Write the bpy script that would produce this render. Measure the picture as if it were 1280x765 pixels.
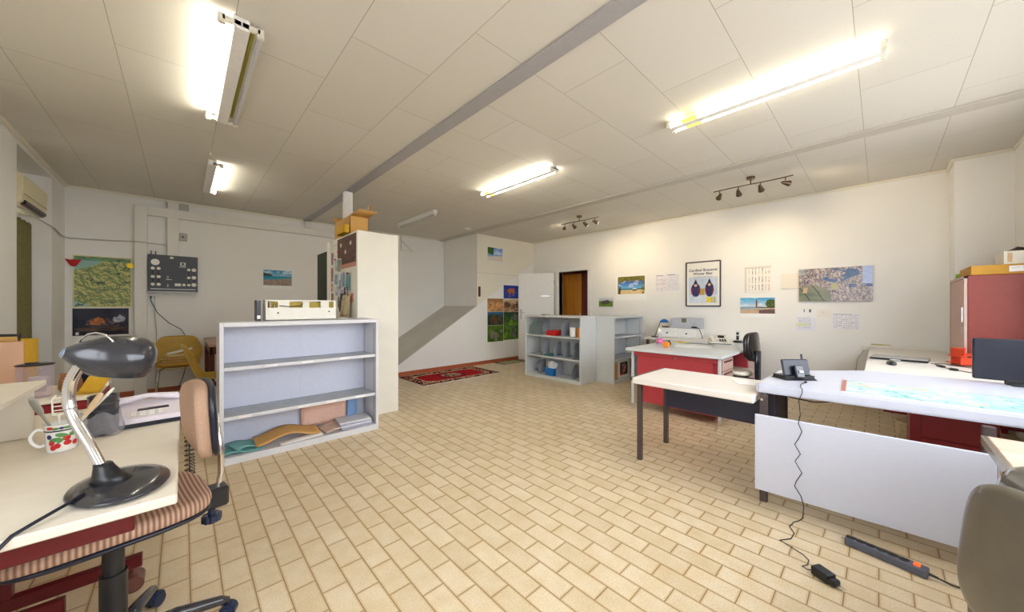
import bpy, bmesh, math, random
from math import sin, cos, pi, radians, sqrt, atan2, hypot, exp
from mathutils import Vector, Matrix
random.seed(7)
for o in list(bpy.data.objects): bpy.data.objects.remove(o)
C = bpy.context.scene.collection
scn = bpy.context.scene

# ------------------------------------------------------------ camera, sky, exposure
CAMH, CEIL = 1.28, 2.863
cam = bpy.data.cameras.new('camera'); cam.sensor_width = 36; cam.lens = 36*435/1280
cam.clip_start = 0.02
co = bpy.data.objects.new('camera', cam); C.objects.link(co)
co.location = (0, 0, CAMH); co.rotation_euler = (pi/2, 0, -radians(43.4)); scn.camera = co
w = bpy.data.worlds.new('sky'); scn.world = w; w.use_nodes = True
_n = w.node_tree.nodes; _l = w.node_tree.links            # overcast sky above, darker street below
_tc = _n.new('ShaderNodeTexCoord'); _sp = _n.new('ShaderNodeSeparateXYZ'); _rp = _n.new('ShaderNodeValToRGB')
_mr = _n.new('ShaderNodeMapRange'); _mr.inputs[1].default_value = -1; _mr.inputs[2].default_value = 1
_l.new(_tc.outputs['Generated'], _sp.inputs[0]); _l.new(_sp.outputs[2], _mr.inputs[0]); _l.new(_mr.outputs[0], _rp.inputs[0])
_rp.color_ramp.elements[0].position = .44; _rp.color_ramp.elements[0].color = (.42, .41, .40, 1)
_rp.color_ramp.elements[1].position = .56; _rp.color_ramp.elements[1].color = (.87, .93, 1.0, 1)
_l.new(_rp.outputs[0], _n['Background'].inputs[0]); _n['Background'].inputs[1].default_value = 5.6
scn.view_settings.view_transform = 'Standard'; scn.view_settings.look = 'None'
scn.view_settings.gamma = 1; scn.view_settings.use_curve_mapping = False
scn.view_settings.exposure = 0.62
TUBE, SPOT = 10.0, 18.0

# ------------------------------------------------------------ materials
def lin(c):
    return tuple(((v/255)/12.92 if v/255 <= .04045 else ((v/255+.055)/1.055)**2.4) for v in c) + (1,)
MATS = {}
def mat(name, rgb, rough=.5, metal=0, var=.04, scale=30, bump=0, bscale=200, emit=0, coat=0, alpha=1, spec=.5):
    if name in MATS: return MATS[name]
    m = bpy.data.materials.new(name); m.use_nodes = True; nt = m.node_tree; b = nt.nodes['Principled BSDF']
    b.inputs['Roughness'].default_value = rough; b.inputs['Metallic'].default_value = metal
    b.inputs['Coat Weight'].default_value = coat; b.inputs['Alpha'].default_value = alpha
    b.inputs['Specular IOR Level'].default_value = spec
    c = lin(rgb)
    tc = nt.nodes.new('ShaderNodeTexCoord'); n = nt.nodes.new('ShaderNodeTexNoise'); n.inputs['Scale'].default_value = scale
    nt.links.new(tc.outputs['Object'], n.inputs['Vector'])
    r = nt.nodes.new('ShaderNodeValToRGB'); r.color_ramp.elements[0].position = .3; r.color_ramp.elements[1].position = .7
    r.color_ramp.elements[0].color = tuple(v*(1-var) for v in c[:3])+(1,)
    r.color_ramp.elements[1].color = tuple(min(1, v*(1+var)) for v in c[:3])+(1,)
    nt.links.new(n.outputs['Fac'], r.inputs['Fac']); nt.links.new(r.outputs['Color'], b.inputs['Base Color'])
    if bump:
        n2 = nt.nodes.new('ShaderNodeTexNoise'); n2.inputs['Scale'].default_value = bscale
        nt.links.new(tc.outputs['Object'], n2.inputs['Vector'])
        bp = nt.nodes.new('ShaderNodeBump'); bp.inputs['Strength'].default_value = bump; bp.inputs['Distance'].default_value = .002
        nt.links.new(n2.outputs['Fac'], bp.inputs['Height']); nt.links.new(bp.outputs['Normal'], b.inputs['Normal'])
    if emit:
        b.inputs['Emission Color'].default_value = c; b.inputs['Emission Strength'].default_value = emit
    MATS[name] = m; return m
def clear_mat(name, tint=(235,240,245), op=.12, rough=.08):
    if name in MATS: return MATS[name]
    m = bpy.data.materials.new(name); m.use_nodes = True; nt = m.node_tree
    for n in list(nt.nodes): nt.nodes.remove(n)
    out = nt.nodes.new('ShaderNodeOutputMaterial'); t = nt.nodes.new('ShaderNodeBsdfTransparent'); p = nt.nodes.new('ShaderNodeBsdfPrincipled')
    t.inputs[0].default_value = lin(tint); p.inputs['Base Color'].default_value = lin(tint); p.inputs['Roughness'].default_value = rough
    lw = nt.nodes.new('ShaderNodeLayerWeight'); lw.inputs[0].default_value = .35
    mp = nt.nodes.new('ShaderNodeMapRange'); mp.inputs[3].default_value = op; mp.inputs[4].default_value = min(1, op*2+.12)
    nt.links.new(lw.outputs['Facing'], mp.inputs[0])
    mx = nt.nodes.new('ShaderNodeMixShader'); nt.links.new(mp.outputs[0], mx.inputs[0]); nt.links.new(t.outputs[0], mx.inputs[1]); nt.links.new(p.outputs[0], mx.inputs[2])
    nt.links.new(mx.outputs[0], out.inputs[0]); MATS[name] = m; return m
def attr_mat(name='printed paper', rough=.45, spec=.4):
    if name in MATS: return MATS[name]
    m = bpy.data.materials.new(name); m.use_nodes = True; nt = m.node_tree; b = nt.nodes['Principled BSDF']
    a = nt.nodes.new('ShaderNodeAttribute'); a.attribute_name = 'Col'
    nt.links.new(a.outputs['Color'], b.inputs['Base Color']); b.inputs['Roughness'].default_value = rough
    b.inputs['Specular IOR Level'].default_value = spec
    MATS[name] = m; return m
def brick_mat(name, swap, off, bw, rh, c1, c2, cm, mortar, smooth=.1, rough=.5, mott=.12, stain=None, bump=.3, two=None):
    m = bpy.data.materials.new(name); m.use_nodes = True; nt = m.node_tree; b = nt.nodes['Principled BSDF']
    N = nt.nodes.new; L = nt.links.new
    tc = N('ShaderNodeTexCoord'); sp = N('ShaderNodeSeparateXYZ'); L(tc.outputs['Object'], sp.inputs[0])
    ax = N('ShaderNodeMath'); ax.operation = 'ADD'; ay = N('ShaderNodeMath'); ay.operation = 'ADD'
    L(sp.outputs[1 if swap else 0], ax.inputs[0]); L(sp.outputs[0 if swap else 1], ay.inputs[0])
    ax.inputs[1].default_value = off[0]; ay.inputs[1].default_value = off[1]
    cb = N('ShaderNodeCombineXYZ'); L(ax.outputs[0], cb.inputs[0]); L(ay.outputs[0], cb.inputs[1])
    br = N('ShaderNodeTexBrick'); L(cb.outputs[0], br.inputs['Vector']); br.offset = .5; br.inputs['Scale'].default_value = 1
    br.inputs['Brick Width'].default_value = bw; br.inputs['Row Height'].default_value = rh
    br.inputs['Mortar Size'].default_value = mortar; br.inputs['Mortar Smooth'].default_value = smooth
    br.inputs['Color1'].default_value = lin(c1); br.inputs['Color2'].default_value = lin(c2); br.inputs['Mortar'].default_value = lin(cm)
    col = br.outputs['Color']
    def mul(col, scale, lo, hi, detail=3, vec=None):
        n = N('ShaderNodeTexNoise'); n.inputs['Scale'].default_value = scale; n.inputs['Detail'].default_value = detail
        L(vec or tc.outputs['Object'], n.inputs['Vector'])
        r = N('ShaderNodeValToRGB'); r.color_ramp.elements[0].position = .32; r.color_ramp.elements[1].position = .68
        r.color_ramp.elements[0].color = lo; r.color_ramp.elements[1].color = hi
        L(n.outputs['Fac'], r.inputs['Fac']); x = N('ShaderNodeMix'); x.data_type = 'RGBA'; x.blend_type = 'MULTIPLY'; x.inputs[0].default_value = 1
        L(col, x.inputs[6]); L(r.outputs['Color'], x.inputs[7]); return x.outputs[2]
    if mott:
        col = mul(col, 150, (1-mott, 1-mott*1.15, 1-mott*1.5, 1), (1, 1, 1, 1))
        if stain: col = mul(col, 9, stain, (1, 1, 1, 1), 4)
    if stain:   # brown glaze edge around each tile
        b2 = N('ShaderNodeTexBrick'); L(cb.outputs[0], b2.inputs['Vector']); b2.offset = .5; b2.inputs['Scale'].default_value = 1
        b2.inputs['Brick Width'].default_value = bw; b2.inputs['Row Height'].default_value = rh
        b2.inputs['Mortar Size'].default_value = .014; b2.inputs['Mortar Smooth'].default_value = 1
        b2.inputs['Color1'].default_value = (1,1,1,1); b2.inputs['Color2'].default_value = (1,1,1,1); b2.inputs['Mortar'].default_value = (.86,.76,.62,1)
        x = N('ShaderNodeMix'); x.data_type = 'RGBA'; x.blend_type = 'MULTIPLY'; x.inputs[0].default_value = 1
        L(col, x.inputs[6]); L(b2.outputs['Color'], x.inputs[7]); col = x.outputs[2]
    L(col, b.inputs['Base Color']); b.inputs['Roughness'].default_value = rough
    bp = N('ShaderNodeBump'); bp.inputs['Strength'].default_value = bump; bp.inputs['Distance'].default_value = .003; bp.invert = True
    L(br.outputs['Fac'], bp.inputs['Height']); L(bp.outputs['Normal'], b.inputs['Normal'])
    return m
def stripe_mat(name, c1, c2, scale, axis=0, rough=.8):
    m = bpy.data.materials.new(name); m.use_nodes = True; nt = m.node_tree; b = nt.nodes['Principled BSDF']; N = nt.nodes.new; L = nt.links.new
    tc = N('ShaderNodeTexCoord'); wv = N('ShaderNodeTexWave'); wv.bands_direction = 'XYZ'[axis]; wv.inputs['Scale'].default_value = scale
    wv.inputs['Distortion'].default_value = 0; wv.inputs['Detail'].default_value = 1
    L(tc.outputs['Object'], wv.inputs['Vector'])
    r = N('ShaderNodeValToRGB'); r.color_ramp.elements[0].color = lin(c1); r.color_ramp.elements[1].color = lin(c2)
    L(wv.outputs['Fac'], r.inputs['Fac']); L(r.outputs['Color'], b.inputs['Base Color']); b.inputs['Roughness'].default_value = rough
    bp = N('ShaderNodeBump'); bp.inputs['Strength'].default_value = .4; bp.inputs['Distance'].default_value = .001
    L(wv.outputs['Fac'], bp.inputs['Height']); L(bp.outputs['Normal'], b.inputs['Normal'])
    MATS[name] = m; return m
def wood_mat(name, c1, c2, stretch=(1, 12, 1), scale=3, rough=.4):
    m = bpy.data.materials.new(name); m.use_nodes = True; nt = m.node_tree; b = nt.nodes['Principled BSDF']; N = nt.nodes.new; L = nt.links.new
    tc = N('ShaderNodeTexCoord'); mp = N('ShaderNodeMapping'); mp.inputs['Scale'].default_value = stretch; L(tc.outputs['Object'], mp.inputs[0])
    n = N('ShaderNodeTexNoise'); n.inputs['Scale'].default_value = scale; n.inputs['Detail'].default_value = 5; L(mp.outputs[0], n.inputs['Vector'])
    r = N('ShaderNodeValToRGB'); r.color_ramp.elements[0].position = .3; r.color_ramp.elements[1].position = .7
    r.color_ramp.elements[0].color = lin(c1); r.color_ramp.elements[1].color = lin(c2)
    L(n.outputs['Fac'], r.inputs['Fac']); L(r.outputs['Color'], b.inputs['Base Color']); b.inputs['Roughness'].default_value = rough
    MATS[name] = m; return m

WALL = mat('white wall paint', (240,238,234), .85, var=.015, scale=2, bump=.15, bscale=300)
WALL2 = mat('cream panel paint', (236,230,214), .8, var=.02, scale=2)
GREYP = mat('dusty grey ledge', (190,187,180), .9, var=.06, scale=3)
DUCT = mat('white metal duct', (232,229,222), .6, var=.02)
BEAM = mat('grey ceiling strip', (172,170,172), .6, var=.03)
BASEB = mat('terracotta skirting', (176,92,58), .5, var=.08)
FRAMEW = mat('white lacquer', (242,240,236), .4)
SHELFM = mat('pale grey enamel steel', (222,222,226), .4, var=.02)
SHELFG = mat('grey enamel steel', (205,207,206), .4, var=.02)
LAVEN = mat('pale lavender steel back', (214,216,232), .45, var=.02)
DESKW = mat('white laminate', (206,208,222), .3, var=.01)
CREAM = mat('cream laminate', (232,222,204), .4, var=.03, scale=12)
CREAM2 = mat('cream cardstock white', (236,231,222), .4, var=.02, scale=12)
GREYT = mat('light grey laminate', (214,218,220), .3, var=.02)
RED = mat('raspberry red steel', (186,62,70), .4, var=.04)
DRED = mat('dark red steel', (150,34,38), .4, var=.05)
BRED = mat('brick red steel', (136,50,38), .45, var=.05)
PINK = mat('pale rose steel', (200,168,156), .45, var=.04)
MAROON = mat('maroon steel', (92,16,22), .35, var=.05)
BROWNM = mat('brown painted steel', (78,66,64), .4, var=.05)
DARKB = mat('dark blue grey panel', (44,46,66), .5, var=.05)
BLACK = mat('black plastic', (28,28,32), .35, var=.1)
NAVY = mat('navy black plastic', (22,26,42), .3, var=.1)
DGREY = mat('anthracite lacquer', (44,44,50), .24, var=.08, coat=.5)
CHROME = mat('chrome', (225,225,228), .12, metal=1, var=.02)
STEEL = mat('brushed steel', (190,186,180), .3, metal=1, var=.05)
BRASS = mat('dull bronze metal', (120,104,84), .35, metal=1, var=.1)
KRAFT = mat('kraft cardboard', (206,160,92), .85, var=.06, scale=8)
KRAFTP = mat('pinkish kraft cardboard', (212,170,140), .85, var=.05, scale=8)
KRAFTY = mat('yellow cardboard', (214,166,40), .8, var=.05)
MUST = mat('mustard fibreglass', (186,148,52), .45, var=.06, scale=12)
MUST2 = mat('pale mustard fibreglass', (206,174,92), .45, var=.06, scale=12)
DWOOD = wood_mat('dark red brown wood', (70,26,18), (98,40,26))
OAK = wood_mat('pale oak veneer', (196,170,148), (222,200,178), (10, 1, 1), 2, .4)
OWOOD = wood_mat('orange brown wood', (168,104,24), (196,130,40), (12, 12, 1), 1.2, .4)
DKWOOD = wood_mat('dark reddish wood', (84,28,18), (112,42,26), (12, 12, 1), 1.2, .4)
PAPER = mat('white paper', (244,243,242), .7, var=.01)
FOAM = mat('white plastic housing', (240,236,226), .6, var=.02)
TAN = mat('tan woven upholstery', (176,142,118), .95, var=.22, scale=420, bump=.6, bscale=420)
TANS = stripe_mat('ribbed tan upholstery', (128,94,82), (204,166,138), 24, 1)
VINYL = mat('taupe vinyl', (100,93,80), .35, var=.05, coat=.25)
CASTB = mat('glossy blue black caster', (34,44,72), .25, var=.1)
BROWNC = mat('brown plastic cap', (112,70,60), .35, var=.1)
PLASW = mat('off white plastic', (232,228,214), .4, var=.03)
LAVW = mat('pale lilac plastic', (226,216,224), .4, var=.03)
ORANGE = mat('orange plastic', (240,140,24), .45, var=.05)
REDO = mat('orange red folder', (226,72,36), .6, var=.05)
BLUE = mat('blue plastic', (20,110,190), .35, var=.05)
TEAL = mat('teal green paper', (120,178,176), .7, var=.05)
ORANGEP = mat('orange buff card', (222,172,100), .75, var=.04)
PEACH = mat('peach paper', (240,196,176), .75, var=.04)
LILAC = mat('lilac folder', (178,178,204), .5, var=.05)
BEIGEP = mat('faded pink brochure paper', (214,186,170), .7, var=.08)
TUBEON = mat('lit fluorescent tube', (255,248,222), .3, emit=TUBE); TUBEHI = mat('bright fresh fluorescent tube', (255,249,228), .3, emit=TUBE*2.1)
TUBEY = mat('yellowed lit tube end', (255,228,60), .3, emit=3.0)
TUBEOFF = mat('unlit fluorescent tube', (205,205,208), .25)
OLIVE = mat('aged olive reflector', (168,160,60), .5, var=.08)
BULB = mat('halogen bulb glass', (255,244,214), .2, emit=12)
NEON = mat('glowing orange rocker switch', (255,70,20), .3, emit=1.5)
REDP = mat('red plastic', (206,34,36), .4, var=.05)
GREENB = mat('dark green board', (44,50,38), .7, var=.08)
GLASS = clear_mat('window glass', (252,252,252), .03)
PLAST = clear_mat('clear acrylic', (250,246,250), .05, .05)
BAG = clear_mat('crumpled clear plastic bag', (246,246,250), .10, .12)
PRINT = attr_mat(); GLOSSP = attr_mat('glossy print', .2, .5); RUGM = attr_mat('woven rug pile', .95, .1)
CURT = mat('olive net curtain', (120,112,70), .9, var=.25, scale=90)

# ------------------------------------------------------------ mesh builder
def Rz(a): return Matrix.Rotation(a, 4, 'Z')
def TR(x, y, z, rz=0, rx=0, ry=0):
    return Matrix.Translation((x, y, z)) @ Rz(rz) @ Matrix.Rotation(rx, 4, 'X') @ Matrix.Rotation(ry, 4, 'Y')
def frame(p, d):
    d = Vector(d).normalized(); u = Vector((0,0,1)) if abs(d.z) < .95 else Vector((0,1,0))
    a = d.cross(u).normalized(); b = a.cross(d).normalized()
    return Vector(p), a, b, d
def smooth(pts, k=6):
    P = [Vector(p) for p in pts]; out = []
    for i in range(len(P)-1):
        a, b, c, d = P[max(i-1,0)], P[i], P[i+1], P[min(i+2,len(P)-1)]
        for j in range(k):
            t = j/k; out.append(.5*((2*b)+(c-a)*t+(2*a-5*b+4*c-d)*t*t+(3*b-a-3*c+d)*t**3))
    return out+[P[-1]]
class MB:
    def __init__(s): s.v = []; s.f = []; s.m = []; s.sm = []
    def add(s, vs, fs, mi=0, smooth=False, M=None):
        n = len(s.v)
        s.v += [tuple(M @ Vector(v)) if M else tuple(v) for v in vs]
        for f in fs: s.f.append([i+n for i in f]); s.m.append(mi); s.sm.append(smooth)
        return s
    def bm(s, b, mi=0, smooth=False, M=None):
        b.verts.ensure_lookup_table(); b.verts.index_update()
        s.add([v.co.copy() for v in b.verts], [[v.index for v in f.verts] for f in b.faces], mi, smooth, M); b.free(); return s
    def box(s, x0, x1, y0, y1, z0, z1, bev=.003, mi=0, M=None, seg=1):
        b = bmesh.new(); bmesh.ops.create_cube(b, size=1)
        for v in b.verts: v.co = ((x0+x1)/2+v.co.x*(x1-x0), (y0+y1)/2+v.co.y*(y1-y0), (z0+z1)/2+v.co.z*(z1-z0))
        bev = min(bev, abs(x1-x0)*.4, abs(y1-y0)*.4, abs(z1-z0)*.4)
        if bev > 1e-5: bmesh.ops.bevel(b, geom=b.edges[:], offset=bev, segments=seg, profile=.5, affect='EDGES')
        bmesh.ops.recalc_face_normals(b, faces=b.faces[:])
        return s.bm(b, mi, False, M)
    def cyl(s, p, q, r, r2=None, n=20, mi=0, M=None, cap=True):
        r2 = r if r2 is None else r2; P, a, b, d = frame(p, Vector(q)-Vector(p)); Q = Vector(q); vs = []
        for c, rr in ((P, r), (Q, r2)):
            for i in range(n): t = 2*pi*i/n; vs.append(c + a*cos(t)*rr + b*sin(t)*rr)
        fs = [[i, (i+1) % n, n+(i+1) % n, n+i] for i in range(n)]
        s.add(vs, fs, mi, True, M)
        if cap: s.add(vs, [list(range(n))[::-1], list(range(n, 2*n))], mi, False, M)
        return s
    def tube(s, pts, r, n=8, mi=0, M=None, closed=False, rs=None):
        P = [Vector(p) for p in pts]; k = len(P); vs = []; a = None
        for i in range(k):
            d = (P[(i+1) % k] - P[i-1]) if closed else (P[min(i+1, k-1)] - P[max(i-1, 0)])
            d = d.normalized() if d.length > 1e-9 else Vector((0,0,1))
            if a is None: _, a, b, _ = frame((0,0,0), d)
            a = (a - d*a.dot(d)).normalized(); b = d.cross(a)
            rr = rs[i] if rs else r
            for j in range(n): t = 2*pi*j/n; vs.append(P[i] + (a*cos(t)+b*sin(t))*rr)
        fs = [[i*n+j, i*n+(j+1) % n, ((i+1) % k)*n+(j+1) % n, ((i+1) % k)*n+j] for i in range(k if closed else k-1) for j in range(n)]
        if not closed: fs += [list(range(n))[::-1], list(range((k-1)*n, k*n))]
        return s.add(vs, fs, mi, True, M)
    def lathe(s, prof, n=32, mi=0, M=None, ex=1):
        vs = []; fs = []
        for r, z in prof:
            for i in range(n): t = 2*pi*i/n; vs.append((r*cos(t)*ex, r*sin(t), z))
        for j in range(len(prof)-1):
            for i in range(n): fs.append([j*n+i, j*n+(i+1) % n, (j+1)*n+(i+1) % n, (j+1)*n+i])
        if prof[0][0] > 1e-6: fs.append(list(range(n))[::-1])
        if prof[-1][0] > 1e-6: fs.append([(len(prof)-1)*n+i for i in range(n)])
        return s.add(vs, fs, mi, True, M)
    def prism(s, poly, z0, z1, mi=0, M=None):
        n = len(poly); vs = [(x, y, z0) for x, y in poly] + [(x, y, z1) for x, y in poly]
        return s.add(vs, [list(range(n))[::-1], list(range(n, 2*n))] + [[i, (i+1) % n, n+(i+1) % n, n+i] for i in range(n)], mi, False, M)
    def pad(s, w, h, t, e=3.0, curve=None, n=48, mi=0, M=None, edge=.5):
        """upholstered pad: superellipse outline in XY, thickness along Z"""
        curve = curve or (lambda x, y: 0); vs = []; fs = []
        rings = [(.55, 0), (.9, 0), (.985, .12), (1, .35), (1, .6), (.97, .86), (.88, .97), (.6, 1.0)]
        def out(th, k):
            c, q = cos(th), sin(th)
            return (abs(c)**(2/e)*(1 if c >= 0 else -1)*w/2*k, abs(q)**(2/e)*(1 if q >= 0 else -1)*h/2*k)
        for k, zz in rings:
            for i in range(n):
                x, y = out(2*pi*i/n, k); vs.append((x, y, zz*t + curve(x, y)))
        for j in range(len(rings)-1):
            for i in range(n): fs.append([j*n+i, j*n+(i+1) % n, (j+1)*n+(i+1) % n, (j+1)*n+i])
        a = len(vs); vs.append((0, 0, curve(0, 0))); vs.append((0, 0, t+curve(0, 0)))
        for i in range(n):
            fs.append([a, (i+1) % n, i]); fs.append([a+1, (len(rings)-1)*n+i, (len(rings)-1)*n+(i+1) % n])
        return s.add(vs, fs, mi, True, M)
    def loft(s, rings, mi=0, M=None, cap=True):
        n = len(rings[0]); vs = [p for r in rings for p in r]
        fs = [[j*n+i, j*n+(i+1) % n, (j+1)*n+(i+1) % n, (j+1)*n+i] for j in range(len(rings)-1) for i in range(n)]
        if cap: fs += [list(range(n))[::-1], [(len(rings)-1)*n+i for i in range(n)]]
        return s.add(vs, fs, mi, True, M)
    def sheet(s, fn, nu, nv, th=.001, mi=0, M=None):
        """thin closed sheet; fn(u,v)->point"""
        P = [[Vector(fn(i/nu, j/nv)) for i in range(nu+1)] for j in range(nv+1)]; vs = []; W = nu+1
        for j in range(nv+1):
            for i in range(W):
                du = P[j][min(i+1, nu)]-P[j][max(i-1, 0)]; dv = P[min(j+1, nv)][i]-P[max(j-1, 0)][i]
                vs.append((P[j][i], du.cross(dv).normalized()))
        A = [p for p, _ in vs] + [p-nn*th for p, nn in vs]; K = len(vs); fs = []
        for j in range(nv):
            for i in range(nu):
                q = [j*W+i, j*W+i+1, (j+1)*W+i+1, (j+1)*W+i]; fs.append(q); fs.append([K+a for a in q[::-1]])
        for i in range(nu): fs.append([i, K+i, K+i+1, i+1]); b = nv*W+i; fs.append([b, b+1, K+b+1, K+b])
        for j in range(nv): a = j*W; fs.append([a, a+W, K+a+W, K+a]); a = j*W+nu; fs.append([a, K+a, K+a+W, a+W])
        return s.add(A, fs, mi, True, M)
    def build(s, name, mats, parent=None, world=False, loc=None, autos=True):
        me = bpy.data.meshes.new(name)
        vs = s.v
        if parent is not None and world:
            inv = (Matrix.Translation(parent.location) @ parent.rotation_euler.to_matrix().to_4x4()).inverted()
            vs = [tuple(inv @ Vector(v)) for v in vs]
        elif loc is not None:
            vs = [(v[0]-loc[0], v[1]-loc[1], v[2]-loc[2]) for v in vs]
        me.from_pydata(vs, [], s.f)
        for m in (mats if isinstance(mats, (list, tuple)) else [mats]): me.materials.append(m)
        me.polygons.foreach_set('material_index', s.m); me.polygons.foreach_set('use_smooth', s.sm)
        me.update()
        o = bpy.data.objects.new(name, me); C.objects.link(o)
        if loc is not None: o.location = loc
        if parent is not None: o.parent = parent
        return o
def sub(name, mb, mats, part):
    """sub-part: same coordinates as its part's parent"""
    o = mb.build(name, mats); o.parent = part; return o
def tag(o, label, cat, group=None, kind=None):
    o['label'] = label; o['category'] = cat
    if group: o['group'] = group
    if kind: o['kind'] = kind
    return o
def thing(name, label, cat, loc=(0,0,0), rz=0, group=None):
    o = bpy.data.objects.new(name, None); C.objects.link(o); o.location = loc; o.rotation_euler = (0,0,rz)
    return tag(o, label, cat, group)
def single(name, mb, mats, label, cat, loc, group=None, world=False):
    """a thing that is one mesh; mb in local coordinates unless world"""
    if world: o = mb.build(name, mats, loc=loc)
    else: o = mb.build(name, mats); o.location = loc
    return tag(o, label, cat, group)
def struct(name, mb, mats, parent=None):
    o = mb.build(name, mats, parent)
    if parent is None: o['kind'] = 'structure'
    return o
def dup(root, loc, rz, label=None):
    r = root.copy(); C.objects.link(r); r.location = loc; r.rotation_euler = (0,0,rz)
    if label: r['label'] = label
    for ch in list(root.children):
        c = ch.copy(); C.objects.link(c); c.parent = r
        for g in ch.children:
            d = g.copy(); C.objects.link(d); d.parent = c
    return r
def text_mb(body, size, M, depth=.0006, bold=False):
    cu = bpy.data.curves.new('t', 'FONT'); cu.body = body; cu.size = size; cu.extrude = depth; cu.align_x = 'CENTER'; cu.align_y = 'CENTER'
    cu.resolution_u = 3
    if bold: cu.offset = size*.02
    o = bpy.data.objects.new('t', cu); C.objects.link(o); bpy.context.view_layer.update()
    me = bpy.data.meshes.new_from_object(o.evaluated_get(bpy.context.evaluated_depsgraph_get()))
    mb = MB(); mb.add([v.co.copy() for v in me.vertices], [list(p.vertices) for p in me.polygons], 0, False, M)
    bpy.data.objects.remove(o); bpy.data.curves.remove(cu); bpy.data.meshes.remove(me); return mb
MX = Matrix(((0,0,-1,0),(-1,0,0,0),(0,1,0,0),(0,0,0,1)))   # text/print on a wall facing -X : right = -Y, up = Z
MY = Matrix(((1,0,0,0),(0,0,-1,0),(0,1,0,0),(0,0,0,1)))    # on a wall facing -Y : right = +X, up = Z

# ---- noise for printed pictures
def hsh(i, j, s): 
    n = (i*374761393 + j*668265263 + s*2147483647*3) & 0xffffffff; n = ((n ^ (n >> 13))*1274126177) & 0xffffffff
    return ((n ^ (n >> 16)) & 0xffff)/65535
def vn(x, y, s=0):
    i, j = math.floor(x), math.floor(y); a, b = x-i, y-j; a = a*a*(3-2*a); b = b*b*(3-2*b)
    return (hsh(i,j,s)*(1-a)+hsh(i+1,j,s)*a)*(1-b)+(hsh(i,j+1,s)*(1-a)+hsh(i+1,j+1,s)*a)*b
def fb(x, y, s=0): return .55*vn(x,y,s)+.3*vn(2*x+5,2*y+3,s+1)+.15*vn(4*x+1,4*y+7,s+2)
def mixc(a, b, t): t = max(0, min(1, t)); return tuple(a[i]*(1-t)+b[i]*t for i in range(3))
def picture(name, label, cat, fn, M, w, h, nx, ny, th=.004, group=None, material=None, extra=None, parent=None):
    """flat printed sheet w x h, local XY, facing local +Z; fn(u,v) v up -> rgb 0-255"""
    me = bpy.data.meshes.new(name); vs = []; cols = []
    for j in range(ny+1):
        for i in range(nx+1):
            vs.append(((i/nx-.5)*w, (j/ny-.5)*h, th)); cols.append(lin(fn(i/nx, j/ny)))
    W = nx+1; fs = [[j*W+i, j*W+i+1, (j+1)*W+i+1, (j+1)*W+i] for j in range(ny) for i in range(nx)]
    k = len(vs)
    for x, y, z in ((-.5,-.5,th),(.5,-.5,th),(.5,.5,th),(-.5,.5,th),(-.5,-.5,0),(.5,-.5,0),(.5,.5,0),(-.5,.5,0)):
        vs.append((x*w, y*h, z)); cols.append(lin((225,222,216)))
    fs += [[k,k+4,k+5,k+1],[k+1,k+5,k+6,k+2],[k+2,k+6,k+7,k+3],[k+3,k+7,k+4,k],[k+7,k+6,k+5,k+4]]
    o3 = M.to_translation(); R = M.to_3x3()
    vs2 = [tuple(R @ Vector(v) + (o3 if parent is not None else Vector())) for v in vs]
    me.from_pydata(vs2, [], fs); a = me.color_attributes.new('Col', 'FLOAT_COLOR', 'POINT')
    a.data.foreach_set('color', [c for q in cols for c in q]); me.materials.append(material or PRINT); me.update()
    o = bpy.data.objects.new(name, me); C.objects.link(o)
    if parent is not None: o.parent = parent
    else: o.location = o3; tag(o, label, cat, group)
    return o
def on_x(X, ya, yb, za, zb, tilt=0):   # left edge at y=ya (larger), right edge yb ; facing -X
    return Matrix.Translation((X, (ya+yb)/2, (za+zb)/2)) @ MX @ Matrix.Rotation(tilt, 4, 'Z'), abs(ya-yb), abs(zb-za)
def on_y(Y, xa, xb, za, zb, tilt=0):
    return Matrix.Translation(((xa+xb)/2, Y, (za+zb)/2)) @ MY @ Matrix.Rotation(tilt, 4, 'Z'), abs(xa-xb), abs(zb-za)

# ============================================================ THE ROOM
XL, XR, YB, YR = -1.12, 6.43, 7.3, -.93
floor = MB().add([(-1.6,-1.1,0),(7.6,-1.1,0),(7.6,7.5,0),(-1.6,7.5,0),(-1.6,-1.1,-.1),(7.6,-1.1,-.1),(7.6,7.5,-.1),(-1.6,7.5,-.1)],
      [[0,1,2,3],[7,6,5,4],[0,4,5,1],[1,5,6,2],[2,6,7,3],[3,7,4,0]])
FLOORM = brick_mat('beige oblong floor tiles', True, (-.96+.2125*20, -.237+.1063*30), .2125, .1063, (239,223,196), (229,211,180), (166,146,112), .0022,
      rough=.42, mott=.16, stain=(.93,.88,.78,1))
struct('floor', floor, FLOORM)
c1, c2 = (226,222,213), (222,217,207)
CE1 = brick_mat('ceiling panels lengthwise', True, (-2.13+1.04*10, -.21+.51*10), 1.04, .51, c1, c2, (180,173,158), .0022, rough=.9, mott=.03, bump=.3)
CE2 = brick_mat('ceiling panels crosswise', False, (-2.585+1.04*10, -.1+.507*10), 1.04, .507, c1, c2, (180,173,158), .0022, rough=.9, mott=.03, bump=.3)
ceil = MB()
def slab(mb, x0, x1, y0, y1, z0, z1, mi): mb.box(x0, x1, y0, y1, z0, z1, 0, mi)
slab(ceil, -1.6, 1.67, -1.1, 7.5, CEIL, CEIL+.1, 0); slab(ceil, 1.67, 7.6, -1.1, 7.5, CEIL, CEIL+.1, 1)
struct('ceiling', ceil, [CE1, CE2])
struct('trim_1', MB().box(1.61, 1.73, YR, YB, CEIL-.018, CEIL-.001, .002), BEAM)
struct('trim_2', MB().box(4.45, 4.60, YR, YB, CEIL-.018, CEIL-.001, .002), mat('beige ceiling strip', (200,194,184), .7, var=.03))
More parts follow.
